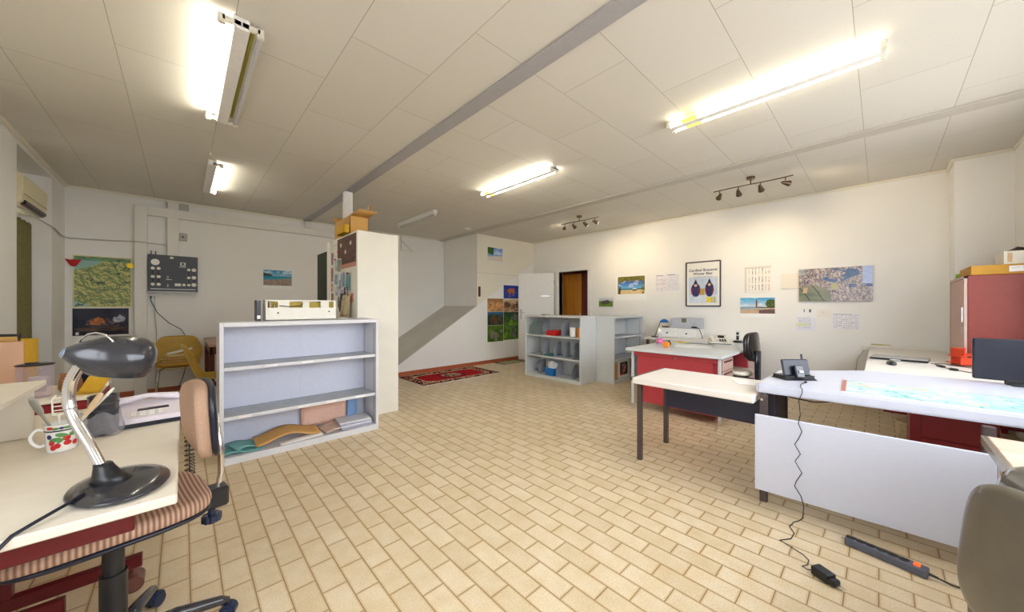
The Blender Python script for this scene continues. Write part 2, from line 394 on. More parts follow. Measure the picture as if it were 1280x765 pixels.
# walls
struct('wall_back', MB().box(-1.6, 6.6, YB, YB+.12, 0, CEIL, 0), WALL)
wr = MB(); T = XR+.12   # far wall with doorway y 4.383..5.184
wr.box(XR, T, YR-.12, 4.383, 0, CEIL, 0).box(XR, T, 5.184, YB, 0, CEIL, 0).box(XR, T, 4.383, 5.184, 2.07, CEIL, 0)
struct('wall_far', wr, WALL)
wn = MB(); a = YR-.15    # wall at the right hand, with the long window
wn.box(-1.6, .1, a, YR, 0, CEIL, 0).box(4.75, 6.6, a, YR, 0, CEIL, 0).box(.1, 4.75, a, YR, 0, .95, 0).box(.1, 4.75, a, YR, 2.55, CEIL, 0)
struct('wall_right', wn, WALL)
wl = MB()
wl.box(-1.27, XL, YR, -.55, 0, CEIL, 0).box(-1.27, XL, 1.25, 5.5, 0, CEIL, 0).box(-1.27, XL, -.55, 1.25, 0, .95, 0).box(-1.27, XL, -.55, 1.25, 2.55, CEIL, 0)
wl.box(-1.27, XL, 6.69, YB, 0, CEIL, 0).box(-1.34, XL, 5.5, 6.69, 2.79, CEIL, 0)
wl.box(-1.34, -1.27, 5.4, 5.5, 0, CEIL, 0).box(-1.34, -1.27, 6.69, 6.79, 0, CEIL, 0)
wl.box(-1.46, -1.34, 5.4, 5.55, 0, CEIL, 0).box(-1.46, -1.34, 6.3, 6.79, 0, CEIL, 0).box(-1.46, -1.34, 5.55, 6.3, 2.25, CEIL, 0).box(-1.46, -1.34, 5.55, 6.3, 0, .95, 0)
struct('wall_left', wl, WALL)
struct('wall_pillar_left', MB().box(XL, -.975, 3.62, 4.44, 0, CEIL, .002), WALL)
struct('wall_pillar_right', MB().box(6.04, XR, YR, -.55, 0, CEIL, .002), WALL)
struct('trim_column', MB().box(1.6, 1.7, 4.99, 5.09, 0, CEIL-.02, .002), FRAMEW)
def window(n, M, w, z0, z1, bars):
    m = MB(); f = .06
    m.box(0, w, -.03, .03, z0, z0+f, .004, M=M).box(0, w, -.03, .03, z1-f, z1, .004, M=M)
    m.box(0, f, -.03, .03, z0, z1, .004, M=M).box(w-f, w, -.03, .03, z0, z1, .004, M=M)
    for i in range(1, bars): x = w*i/bars; m.box(x-.035, x+.035, -.03, .03, z0, z1, .004, M=M)
    m.box(-.02, w+.02, -.10, .14, z0-.03, z0, .004, M=M) if n != 3 else None
    o = struct('window_%d' % n, m, FRAMEW)
    p = MB().box(f, w-f, -.004, .004, z0+f, z1-f, 0, M=M).build('glass_pane', GLASS, o)
    return o
window(1, Matrix.Translation((.1, YR-.08, 0)), 4.65, .95, 2.55, 4)
window(2, Matrix.Translation((XL-.08, -.55, 0)) @ Rz(pi/2) , 1.8, .95, 2.55, 2)
window(3, Matrix.Translation((-1.40, 5.55, 0)) @ Rz(pi/2), .75, .95, 2.25, 1)
def portal(loc, rot, sx, sy):
    l = bpy.data.lights.new('window_portal', 'AREA'); l.shape = 'RECTANGLE'; l.size = sx; l.size_y = sy; l.cycles.is_portal = True
    o = bpy.data.objects.new('window_portal', l); C.objects.link(o); o.location = loc; o.rotation_euler = rot
portal((2.425, YR-.13, 1.75), (-pi/2, 0, 0), 4.6, 1.6)
portal((XL-.13, .35, 1.75), (-pi/2, 0, -pi/2), 1.8, 1.6)
portal((-1.45, 5.925, 1.6), (-pi/2, 0, -pi/2), .75, 1.3)
# crown mouldings, skirtings
def crown(name, x0, x1, y0, y1, ax):
    struct(name, MB().box(x0, x1, y0, y1, CEIL-.03, CEIL-.001, .004), WALL2)
crown('trim_3', XL, 4.5, YB-.025, YB, 0); crown('trim_4', XR-.025, XR, -.55, 5.97, 1); crown('trim_5', XL, XL+.03, 4.44, YB-.03, 1)
crown('trim_6', 6.015, 6.04, YR+.025, -.55, 1); crown('trim_7', 6.015, XR, -.55, -.525, 0); crown('trim_8', 2, 6.04, YR, YR+.025, 0)
struct('baseboard_back', MB().box(XL, 3.0, YB-.012, YB, 0, .075, .002), BASEB)
struct('baseboard_stair', MB().box(2.0, 6.40, 5.988, 6.0, 0, .075, .002), BASEB)
struct('baseboard_far', MB().box(XR-.012, XR, -.55, 4.30, 0, .075, .002).box(XR-.012, XR, 5.27, 5.95, 0, .075, .002), BASEB)
struct('baseboard_left', MB().box(XL, XL+.012, 4.44, YB-.02, 0, .075, .002), BASEB)
# stair casing: white wedge below, grey sloping ledge, boxed panel above
def zs(x): return .225 + .603*(x-2.87)
st = MB(); x0 = 2.5; xe = XR
P = [(x0, 0), (xe, 0), (xe, zs(xe)), (x0, zs(x0))]
vs = [(x, 6.0, z) for x, z in P] + [(x, YB, z) for x, z in P]
st.add(vs, [[0,1,2,3]], 0); st.add(vs, [[3,2,6,7]], 1); st.add(vs, [[0,3,7,4],[1,5,6,2],[0,4,5,1]], 0)
struct('wall_stair', st, [WALL, mat('dusty pale ledge',(208,204,196),.9,var=.05,scale=3)])
xb = 4.62; z1 = zs(xb)
P = [(xb, z1+.002), (xe, zs(xe)+.002), (xe, CEIL-.002), (xb, CEIL-.002)]
vs = [(x, 6.0-.002, z) for x, z in P] + [(x, YB-.01, z) for x, z in P]
bx = MB().add(vs, [[0,1,2,3]], 0); bx.add(vs, [[0,3,7,4]], 1); bx.add(vs, [[1,5,6,2],[0,4,5,1],[3,2,6,7],[4,7,6,5]], 0)
bxo = struct('wall_stair_box', bx, [WALL2, WALL])
MB().box(xb, 6.0, 5.9955, 5.998, 2.005, 2.011, 0).box(xb-.003, xb+.003, 5.994, 5.998, z1, CEIL, 0).box(xb, xe, 5.9955, 5.998, CEIL-.012, CEIL-.004, 0).build('panel_joint', GREYP, bxo)
MB().box(4.66, 4.72, 5.985, 5.9975, 1.485, 1.705, .004).box(4.68, 4.70, 5.97, 5.985, 1.53, 1.66, .004).build('pull_plate', DWOOD, bxo)
# doorway: frame, open leaf, wooden door inside
d1 = MB()
d1.box(XR-.02, XR+.13, 4.30, 4.383, 0, 2.07, .003).box(XR-.02, XR+.13, 5.184, 5.27, 0, 2.07, .003).box(XR-.02, XR+.13, 4.30, 5.27, 2.07, 2.15, .003)
d1o = struct('door_1', d1, FRAMEW)
leaf = MB(); L = hypot(.51, .68); MD = Matrix.Translation((6.38, 5.30, 0)) @ Rz(atan2(.68, -.51))
leaf.box(0, L, -.02, .02, .01, 2.06, .003, M=MD)
d2o = struct('door_2', leaf, FRAMEW)
MB().box(L-.09, L-.045, .018, .028, .96, 1.20, .003, M=MD).tube([(L-.068,.025,1.12),(L-.068,.06,1.12),(L-.17,.06,1.12)], .008, M=MD).build('door_handle', STEEL, d2o)
MB().box(.10, .30, .019, .024, 1.49, 1.545, .002, M=MD).build('name_plate', STEEL, d2o)
MB().cyl((-.008,0.012,1.80),(-.008,0.012,1.88),.008,M=MD).cyl((-.008,0.012,.3),(-.008,0.012,.38),.008,M=MD).build('hinge', STEEL, d2o)
struct('wall_passage', MB().box(XR+.12, 7.5, 5.9, 6.0, 0, CEIL, 0).box(XR+.12, 7.5, 4.2, 4.3, 0, CEIL, 0).box(7.4, 7.5, 4.3, 5.9, 0, CEIL, 0), DKWOOD)
d3 = struct('door_3', MB().box(6.75, 6.79, 4.76, 5.62, .01, 2.04, .003), OWOOD)
MB().box(6.74, 6.75, 4.80, 4.835, .98, 1.12, .002).build('door_handle', STEEL, d3)
struct('door_4', MB().box(6.72, 6.80, 4.301, 4.76, 0, 2.06, .003).box(6.72, 6.80, 4.301, 5.89, 2.04, 2.12, .003).box(6.72, 6.80, 5.62, 5.89, 0, 2.04, .003), DKWOOD)
struct('trim_door_header', MB().box(6.74, 6.8, 4.301, 5.89, 2.12, CEIL, 0), DKWOOD)
# ducts on the back wall
struct('trim_duct_1', MB().box(-.50, -.372, YB-.07, YB-.001, 0, 2.72, .004), DUCT)
struct('trim_duct_2', MB().box(-.372, 3.3, YB-.07, YB-.001, 2.59, 2.72, .004), DUCT)
struct('trim_duct_3', MB().box(-.17, -.045, YB-.072, YB-.001, 2.0, 2.59, .004).box(-.17, -.045, YB-.072, YB-.001, 2.72, CEIL-.04, .004), DUCT)
struct('trim_duct_4', MB().box(-.045, .066, YB-.05, YB-.001, 2.72, CEIL-.04, .004), GREYP)
tag(MB().box(-.05, .048, YB-.045, YB-.001, 2.27, 2.38, .006, mi=0).cyl((0,YB-.05,2.325),(0,YB-.045,2.325),.012, mi=1).build('junction_box', [GREYP, BLACK], loc=(0,YB-.03,2.27)), 'small grey junction box tucked under the horizontal wall duct', 'junction box')
so = thing('wall_socket', 'white double wall socket below the dark gauge panel', 'socket', (-.32, YB, 1.41))
MB().box(-.037, .037, -.014, -.001, -.042, .042, .004).build('plate', FRAMEW, so)
for s_ in (-1, 1): MB().cyl((s_*.017,-.02,.0),(s_*.017,-.012,.0),.013).build('outlet', BLACK if s_ < 0 else GREYP, so)
tag(MB().tube([(-.34,YB-.03,1.41),(-.335,YB-.05,1.35),(-.27,YB-.05,1.18),(-.15,YB-.06,1.03),(-.02,YB-.08,.93),(.04,YB-.08,.80),(.05,YB-.05,.45),(.0,YB-.05,.2),(-.05,YB-.06,.06)], .005).build('power_cable', BLACK, loc=(-.05,YB-.06,0)), 'dark cable plugged into the double socket and hanging behind the mustard chairs', 'cable')
tag(MB().tube([(-.30,YB-.025,1.40),(-.30,YB-.03,1.2),(-.28,YB-.02,.9),(-.29,YB-.02,.1)], .004).build('power_cable', GREYP, loc=(-.29,YB-.02,0)), 'thin grey cable dropping straight down from the double wall socket', 'cable')
tag(MB().tube([(-1.19,5.75,2.26),(-1.105,6.72,2.20),(-1.108,7.0,2.17),(-1.11,7.22,2.17),(-1.08,7.29,2.17),(-.75,7.285,2.18),(-.5,7.22,2.19),(-.36,7.225,2.185),(-.17,7.28,2.186)], .008).build('conduit_cable', GREYP, loc=(-.17,7.28,2.18)), 'grey cable running from the air conditioner across the back wall', 'cable')
tag(MB().tube([(3.50,YB-.03,2.85),(3.50,YB-.03,2.52),(3.78,YB-.03,2.50),(3.52,YB-.03,2.72)], .007).build('cable_bracket', GREYP, loc=(3.5,YB-.03,2.5)), 'thin grey cable loop under the ceiling right of the tall cabinet', 'cable')
tag(MB().box(1.62, 1.72, YB-.12, YB-.07, 2.70, 2.83, .006).cyl((1.67,YB-.13,2.74),(1.67,YB-.05,2.74),.04).build('junction_box', DUCT, loc=(1.67,YB-.1,2.72)), 'white rounded fitting where the ceiling strip meets the back wall', 'junction box')

# ============================================================ LIGHT FITTINGS
def batten(name, label, x, y0, y1, tubes, group='fluorescent ceiling lamps', yellow=None, wide=.075, on=None):
    t = thing(name, label, 'ceiling lamp', (x, (y0+y1)/2, CEIL), 0, group); h = (y1-y0)/2
    MB().box(-wide/2, wide/2, -h, h, -.065, -.001, .006).build('housing', FRAMEW, t)
    for off, zz, lit in tubes:
        if lit and yellow is not None:
            a, b = yellow
            tb = MB().cyl((off,-h+.03,zz),(off,a-.0,zz),.014, mi=0).cyl((off,a,zz),(off,b,zz),.0142, mi=1).cyl((off,b,zz),(off,h-.03,zz),.014, mi=0)
            tb.build('tube', [on or TUBEON, TUBEY], t)
        else: MB().cyl((off,-h+.03,zz),(off,h-.03,zz),.014).build('tube', (on or TUBEON) if lit else TUBEOFF, t)
        for s_ in (-1, 1):
            MB().box(off-.017, off+.017, s_*h-(.03 if s_ > 0 else 0), s_*h+(0 if s_ > 0 else .03), zz-.02, min(zz+.03,-.02), .004).build('end_cap', PLASW, t)
            if abs(off) > wide/2: MB().box(min(0,off), max(0,off), s_*h-.02*(s_>0), s_*h+.02*(s_<0), -.055, -.025, .003).build('bracket', PLASW, t)
    return t
l1 = batten('fluorescent_lamp', 'twin-tube ceiling lamp nearest the upper left, left tube lit and right tube dead', .235, 2.40, 3.76, [(-.085,-.05,True),(.085,-.05,False)], on=TUBEHI)
MB().box(.05,.068,-.64,.64,-.012,-.001,0).build('reflector', OLIVE, l1)
batten('fluorescent_lamp', 'short-looking twin ceiling lamp at the far left above the gauge panel', .235, 4.96, 6.22, [(.075,-.05,True)], on=TUBEHI)
batten('fluorescent_lamp', 'long bright ceiling lamp over the white desk on the right, two tubes lit', 3.06, -.03, 1.25, [(-.055,-.055,True),(.055,-.055,True)], yellow=(.40,.52))
batten('fluorescent_lamp', 'lit ceiling lamp in the middle of the room with a yellowed end', 3.03, 2.50, 3.78, [(-.05,-.055,True),(.05,-.055,True)], yellow=(.46,.56), on=TUBEHI)
batten('fluorescent_lamp', 'unlit ceiling lamp near the stairs at the back', 3.01, 5.01, 6.32, [(0,-.078,False)])
sd = MB().cyl((4.2,5.75,CEIL-.02),(4.2,5.75,CEIL-.001),.07)
tag(sd.build('ceiling_rose', FRAMEW, loc=(4.2,5.75,CEIL-.02)), 'small round white cover on the ceiling in front of the stair box', 'ceiling cover')
def track(label, y0, y1, aims, lit):
    x = 5.06; t = thing('spotlight_bar', label, 'spotlight', (x, (y0+y1)/2, CEIL), 0, 'spotlight bars on the ceiling'); h = (y1-y0)/2
    MB().cyl((0,0,-.03),(0,0,-.001),.045).cyl((0,.0,-.09),(0,0,-.03),.008).build('mount', BRASS, t)
    MB().tube([(.03*sin(i/12*2*pi)*.4, -h+2*h*i/12, -.09) for i in range(13)], .007).build('rail', BRASS, t)
    for i, (ay, tgt) in enumerate(aims):
        hp = Vector((0, ay, -.16)); d = (Vector(tgt)-Vector((x, (y0+y1)/2+ay, CEIL-.16))).normalized()
        MB().cyl((0,ay,-.09),(0,ay,-.15),.006).build('stem', BRASS, t)
        hd = MB(); q = hp-d*.03; hd.cyl(q, hp+d*.045, .018, .034).cyl(q-d*.02, q, .01, .018); ho = hd.build('spot_head', BRASS, t)
        sub('bulb', MB().cyl(hp+d*.046, hp+d*.05, .028), BULB if lit[i] else TUBEOFF, ho)
        if lit[i]:
            l = bpy.data.lights.new('spot', 'SPOT'); l.energy = SPOT*lit[i]; l.color = (1,.80,.52); l.spot_size = radians(75); l.spot_blend = 1; l.shadow_soft_size = .03
            lo = bpy.data.objects.new('spot_light', l); C.objects.link(lo); lo.parent = t; lo.location = hp+d*.07
            lo.rotation_euler = d.to_track_quat('-Z', 'Y').to_euler()
track('bronze four-spot ceiling bar nearer the window, right of the framed poster', .68, 1.50,
      [(.34,(6.43,2.3,2.2)),(.13,(6.43,1.3,1.9)),(-.1,(6.43,.95,1.9)),(-.34,(6.3,-.2,2.5))], [.6,1,1,.8])
track('bronze four-spot ceiling bar in front of the doorway', 3.24, 4.02,
      [(.32,(5.9,4.9,2.7)),(.12,(6.43,3.9,2.1)),(-.12,(6.43,3.3,2.1)),(-.32,(6.43,2.7,2.3))], [.5,.8,1.2,.9])

# ============================================================ LEFT SIDE WALL
ac = thing('air_conditioner', 'cream wall air conditioner high on the left above the curtain', 'air conditioner', (-1.27, 6.05, 2.26))
prof = [(0,.02),(.13,0),(.165,.03),(.175,.10),(.18,.27),(.16,.30),(0,.31)]
n = len(prof); vs = [(x-.02, y, z) for y in (-.4, .4) for x, z in prof]
MB().add(vs, [list(range(n)), list(range(n, 2*n))[::-1]]+[[i, n+i, n+(i+1)%n, (i+1)%n] for i in range(n)]).build('casing', mat('aged cream plastic',(226,216,178),.45), ac)
MB().box(.10,.162,-.34,.34,.012,.05,.004).build('air_outlet', BLACK, ac)
MB().box(.15,.166,-.34,.34,.03,.037,.001).box(.13,.15,-.34,.34,.0,.006,.001).box(.1595,.1625,-.395,.395,.10,.103,0).build('louvre', BROWNC, ac)
cu = MB()
def cf_(u, v): return (-1.26+.03*sin(u*38)*(0.6+.4*(1-v)), 5.75+.90*u-.0, .25+1.96*v)
cu.sheet(cf_, 90, 14, .003)
tag(cu.build('curtain', CURT, loc=(-1.3,5.9,.85)), 'olive checked net curtain hanging below the air conditioner', 'curtain')

# ============================================================ PICTURES ON THE WALLS
def sea(u, v, hz=.45, sky=((70,140,210),(190,215,235)), sea_=((20,90,150),(110,190,210)), sand=((225,205,165),(200,175,130)), s=3):
    if v > hz: c = mixc(sky[1], sky[0], (v-hz)/(1-hz)); return mixc(c, (250,250,252), (fb(u*5, v*7, s)-.5)*3)
    b = hz*(.55+.3*u)
    if v > b: return mixc(sea_[1], sea_[0], (v-b)/(hz-b)+.3*(fb(u*12,v*40,s)-.5))
    return mixc(sand[0], sand[1], fb(u*14, v*14, s)*1.2)
def border(fn, l=.03, r=.03, b=.2, t=.03, col=(246,245,243)):
    return lambda u, v: col if (u < l or u > 1-r or v < b or v > 1-t) else fn((u-l)/(1-l-r), (v-b)/(1-b-t))
def palms(u, v):
    c = mixc((120,190,225), (18,60,170), (v-.3)/.6) if v > .32 else ((24,110,140) if v > .24 else mixc((240,220,170),(214,184,130),fb(u*9,v*9,2)))
    if v > .32 and fb(u*6, v*9, 8) > .6: c = mixc(c, (240,240,248), .6)
    e = fb(u*14, v*12, 5)*.6 + fb(u*4, v*4, 3)*.4; edge = max(v-.62, .18-u, (u-.80)*.9)
    if edge + (e-.5)*.6 > .12: c = mixc((40,60,20), (190,160,50), fb(u*30, v*30, 9))
    if .04 < u-.06*v < .09 and v < .4: c = (70,44,24)
    if .55 < u < .72 and .2 < v < .32: c = (236,236,230) if v > .27 else (60,50,60)
    return c
X0 = XR-.005
M_, w_, h_ = on_x(X0, 3.70, 3.045, 1.39, 1.885); picture('beach_poster', 'white-bordered beach poster with palm fronds over blue water', 'poster', border(palms,.06,.07,.26,.05), M_, w_, h_, 90, 60)
def elephants(u, v):
    c = (196,204,214) if v > .7 else mixc((70,110,30), (140,160,60), fb(u*12, v*12, 4))
    if .3 < v < .78 and ((u-.33)/.16)**2+((v-.5)/.24)**2 < 1 or ((u-.58)/.2)**2+((v-.55)/.26)**2 < 1: c = mixc((60,54,54), (100,92,88), fb(u*20, v*20, 6))
    return c
M_, w_, h_ = on_x(X0, 4.11, 3.76, 1.24, 1.47); picture('animal_photo', 'small print of dark animals on grass right of the doorway', 'picture', border(elephants,.03,.03,.12,.14,(226,226,226)), M_, w_, h_, 50, 36)
def table_doc(rows, cols, ink=(110,112,130), base=(238,236,240), head=.9, s=0, hl=None):
    def f(u, v):
        if u < .05 or u > .95 or v < .04 or v > .96: return base
        if v > head: return ink if (abs(v-head-.03) < .015 and u < .7) else base
        if hl and hl[0] < v < hl[1] and u < .6: return (226,226,120)
        rr = (v*rows) % 1; cc = (u*cols) % 1
        if rr < .10 or cc < .04: return mixc(base, ink, .35)
        if .35 < rr < .65 and hsh(int(u*cols*4), int(v*rows), s) > .5 and .15 < cc < .8: return mixc(base, ink, .55)
        return base
    return f
M_, w_, h_ = on_x(X0, 2.879, 2.685, 1.54, 1.865); picture('notice_sheet', 'white typed sheet left of its pair, between beach and framed posters', 'notice', table_doc(14,3,(150,90,120)), M_, w_, h_, 40, 60)
M_, w_, h_ = on_x(X0, 2.675, 2.46, 1.553, 1.87); picture('notice_sheet', 'white typed sheet hanging just left of the black-framed poster', 'notice', table_doc(10,4,s=3), M_, w_, h_, 40, 60)
# framed poster
fp = thing('framed_poster', 'black-framed winter beer advertising poster of two hooded figures in snow', 'framed poster', (XR, 2.069, 1.655))
def gnomes(u, v):
    c = (240,238,232)
    if .06 < u < .94 and .05 < v < .66:
        c = mixc((176,190,216), (224,230,240), fb(u*6, v*6, 2)+ (.3 if v < .25 else 0))
        for cx, cy, a, b in ((.28,.36,.15,.16),(.70,.37,.13,.17)):
            if ((u-cx)/a)**2+((v-cy)/b)**2 < 1: c = mixc((36,44,92),(60,60,120),fb(u*20,v*20,1))
            if abs(u-cx-.0) > a*.55 and ((u-cx)/a)**2+((v-cy)/b)**2 < 1 and v < cy+.05: c = (120,44,48)
            if v > cy+.06 and abs(u-cx) < a*.8*(cy+.26-v)/.2: c = (38,40,70)
            if ((u-cx)/.05)**2+((v-cy-.11)/.03)**2 < 1: c = (226,176,150)
        if .42 < u < .56 and .24 < v < .40: c = (206,170,90) if (u*40)%2 < 1.3 else (90,90,50)
    if .60 < u < .90 and .07 < v < .20: c = (236,214,70) if u < .75 else mixc((236,230,120),(150,150,170),((u*30)%2)/2)
    return c
M_, w_, h_ = on_x(0-.012, .255, -.255, -.365, .365); picture('print', '', '', gnomes, M_, w_, h_, 80, 110, .002, material=GLOSSP, parent=fp)
fr = MB(); a_, b_ = .268, .378
for s_ in (-1, 1): fr.box(-.026,-.001, s_*a_-.007, s_*a_+.007, -b_, b_, .002).box(-.026,-.001, -a_, a_, s_*b_-.007, s_*b_+.007, .002)
fr.box(-.010,-.001,-a_,a_,-b_,b_,0); fr.build('frame', mat('black frame',(52,52,64),.4), fp)
NAVYT = mat('navy print ink', (44,46,96), .6)
for tx, sz, zz in (('Cardinal Brauerei', .062, .235), ('Winter Bier', .062, .175), ('Die Spezialität zur kalten Jahreszeit', .022, .125)):
    text_mb(tx, sz, Matrix.Translation((-.0155, 0, zz)) @ MX, .0003, sz > .03).build('lettering', NAVYT, fp)
def cal(u, v):
    c = (240,236,228); x = (u*8) % 1; k = int(v*3.2)
    if v > .93: return mixc(c, (190,180,170), .5)
    if .18 < u < .95 and .3 < x < .6 and (v*3.2) % 1 > .18 and hsh(int(u*8), int(v*60), 2) > .35: c = (150,140,140) if u < .8 else (206,150,140)
    if u < .08: c = mixc(c, (200,196,190), .6)
    return c
M_, w_, h_ = on_x(X0, 1.462, 1.125, 1.49, 1.885); picture('wall_calendar', 'white three-month wall calendar above the tropical beach calendar', 'calendar', cal, M_, w_, h_, 60, 80)
def trop(u, v):
    c = sea(u, v, .42, ((60,160,215),(215,222,232)), ((110,140,170),(170,186,200)), ((220,190,160),(190,160,130)), 6)
    if u > .55 and v < .30-.2*(1-u) and v < .26: c = (110,86,82)
    if ((u-.9)/.16)**2+((v-.62)/.3)**2 < .9+.5*(fb(u*20,v*20,3)-.5): c = mixc((30,60,20),(120,130,60),fb(u*30,v*30,2))
    if .46 < u < .51 and .35 < v < .95-(abs(u-.485)*8): c = (150,60,44)
    if u > .52 and .36 < v < .42: c = (50,70,40)
    return c
M_, w_, h_ = on_x(X0, 1.53, 1.07, 1.105, 1.415); picture('picture_calendar', 'wall calendar page of a palm beach under a blue sky', 'calendar', border(trop,.02,.02,.2,.02), M_, w_, h_, 90, 60)
def city(u, v):
    n = fb(u*60, v*30, 3); c = mixc((60,52,60), (226,206,196), n*1.3-.1)
    if n < .3: c = (40,60,96)
    if v > .66+.1*sin(u*9) and u > .35 and v < .97-.2*abs(u-.6): c = mixc((30,70,120),(70,110,160),n) if fb(u*8,v*8,6) > .42 else c
    if u > .87 and v > .5: c = mixc((190,200,240),(140,160,210),n)
    if u > .7 and .4 < v < .5 and fb(u*9,v*9,1) > .45: c = (34,70,130)
    t = u*1.0+v*.8
    if u < .45+.02*fb(u*9,v*9,1) and v < .47-.9*max(0,u-.26)-.25*max(0,.2-u)+.04*fb(u*12,v*3,6): c = mixc((96,108,90),(150,146,116),fb(u*6,v*9,9)*1.4-.2) if ((u*5+v*2+.3*fb(u*3,v*3,2)) % 1) > .10 else (60,64,50)
    if .06+.1*(v-.3) < u < .12+.06*(v-.2) and .25 < v < .42: c = (206,170,140)
    if ((u-.51)/.05)**2+((v-.44)/.1)**2 < 1: c = (176,170,120)
    if u < .1 and v > .8: c = mixc(c,(170,190,190),.6)
    return c
M_, w_, h_ = on_x(X0-.012, .797, .063, 1.345, 1.80); picture('aerial_photo', 'wide aerial photograph of a city on the far wall', 'picture', city, M_, w_, h_, 200, 110, .016, material=GLOSSP)
def letter(u, v):
    c = (240,239,240)
    if v > .86 and (abs(u-.72) < .05 or abs(u-.42) < .02): return (90,90,100)
    if v < .62:
        c = (232,232,240)
        if .25 < v < .32 and u < .6: return (226,230,140)
        if (v*22) % 1 > .55 and .1 < u < .75 and hsh(int(u*30),int(v*22),1) > .3 and v > .12: c = (176,178,196)
    return c
M_, w_, h_ = on_x(X0, .83, .615, .925, 1.235); picture('notice_sheet', 'typed letter with a yellow highlighted line under the aerial photograph', 'notice', letter, M_, w_, h_, 40, 60)
M_, w_, h_ = on_x(X0, .45, .172, .97, 1.185); picture('notice_sheet', 'white grid timetable sheet under the right half of the aerial photograph', 'notice', table_doc(6,6,(130,124,150)), M_, w_, h_, 60, 40)
M_, w_, h_ = on_x(X0, 1.005, .79, 1.53, 1.75); picture('notice_sheet', 'blank pale sheet between the calendar and the aerial photograph', 'notice', lambda u, v: (190,184,176) if v < .03 else (236,228,214), M_, w_, h_, 20, 30, .003)
M_, w_, h_ = on_x(X0, .60, .455, 1.125, 1.225); picture('notice_sheet', 'tiny pale slip with a dot under the middle of the aerial photograph', 'notice', lambda u, v: (150,140,130) if abs(u-.4) < .03 and abs(v-.7) < .06 else (238,232,222), M_, w_, h_, 30, 20, .003)
# stair wall
Y0 = 5.997
def animals(seed, sky, ground, cols, blobs):
    def f(u, v):
        c = mixc(ground[0], ground[1], fb(u*9, v*9, seed)*1.3-.1)
        if v > .6: c = mixc(c, sky, (v-.55)*2+(fb(u*7,v*7,seed+1)-.5))
        for i, (cx, cy, a, b) in enumerate(blobs):
            if ((u-cx)/a)**2+((v-cy)/b)**2 < .75+2.4*(fb(u*9,v*9,seed+i)-.5): c = mixc(cols[i % len(cols)], cols[(i+1) % len(cols)], fb(u*22, v*22, seed+5))
        return c
    return f
M_, w_, h_ = on_y(Y0, 4.92, 5.37, 2.26, 2.60)
def beach2(u, v):
    c = sea(u, v, .5, ((90,140,215),(190,210,240)), ((110,160,200),(160,190,220)), ((214,200,186),(226,216,200)), 4)
    if u < .38 and v > .45+.2*(fb(u*12,v*12,3)-.5): c = mixc((20,60,20),(70,120,50),fb(u*20,v*20,7))
    return c
picture('beach_print', 'small beach print high on the cream stair panel', 'picture', border(beach2,.01,.01,.12,.01,(232,228,220)), M_, w_, h_, 50, 36)
def ap(label, x0_, x1_, z0_, z1_, fn, nx=50, ny=36): 
    M_, w_, h_ = on_y(Y0, x0_, x1_, z0_, z1_); picture('animal_poster', label, 'poster', fn, M_, w_, h_, nx, ny, group='animal posters beside the stairs')
ap('blue animal poster, topmost of the cluster by the stairs', 5.40, 5.884, 1.455, 1.765, animals(3,(20,50,150),((16,40,130),(50,80,170)),((220,130,50),(150,70,30)),((.5,.6,.26,.2),(.4,.35,.06,.25),(.65,.35,.06,.25))))
ap('tan and brown animal poster, upper left of the cluster', 4.918, 5.39, 1.15, 1.448, animals(5,(150,100,60),((140,90,50),(220,180,120)),((200,120,60),(236,200,150)),((.3,.4,.16,.3),(.65,.5,.22,.25))))
ap('sepia animal herd poster, upper right of the cluster', 5.40, 5.884, 1.145, 1.443, animals(8,(220,200,150),((90,50,30),(210,180,140)),((60,34,24),(120,80,60)),((.25,.55,.2,.25),(.7,.4,.1,.3),(.9,.5,.1,.3))))
ap('dark blue-green forest animal poster, middle left of the cluster', 4.918, 5.39, .848, 1.146, animals(11,(50,110,160),((16,30,30),(60,80,50)),((30,24,20),(150,110,70)),((.35,.45,.2,.3),(.75,.5,.15,.3),(.5,.2,.3,.12))))
ap('tall green foliage animal poster, lower right of the cluster', 5.40, 5.884, .49, 1.140, animals(14,(24,50,36),((20,60,16),(130,170,50)),((24,36,50),(150,150,120)),((.72,.8,.2,.12),(.6,.32,.16,.2),(.85,.25,.1,.2))), 50, 66)
ap('green poster with pale apes, lower left of the cluster', 4.918, 5.39, .475, .843, animals(17,(90,130,40),((20,40,14),(110,150,40)),((180,170,150),(90,84,76)),((.3,.4,.14,.3),(.55,.3,.14,.3),(.85,.6,.12,.2))))
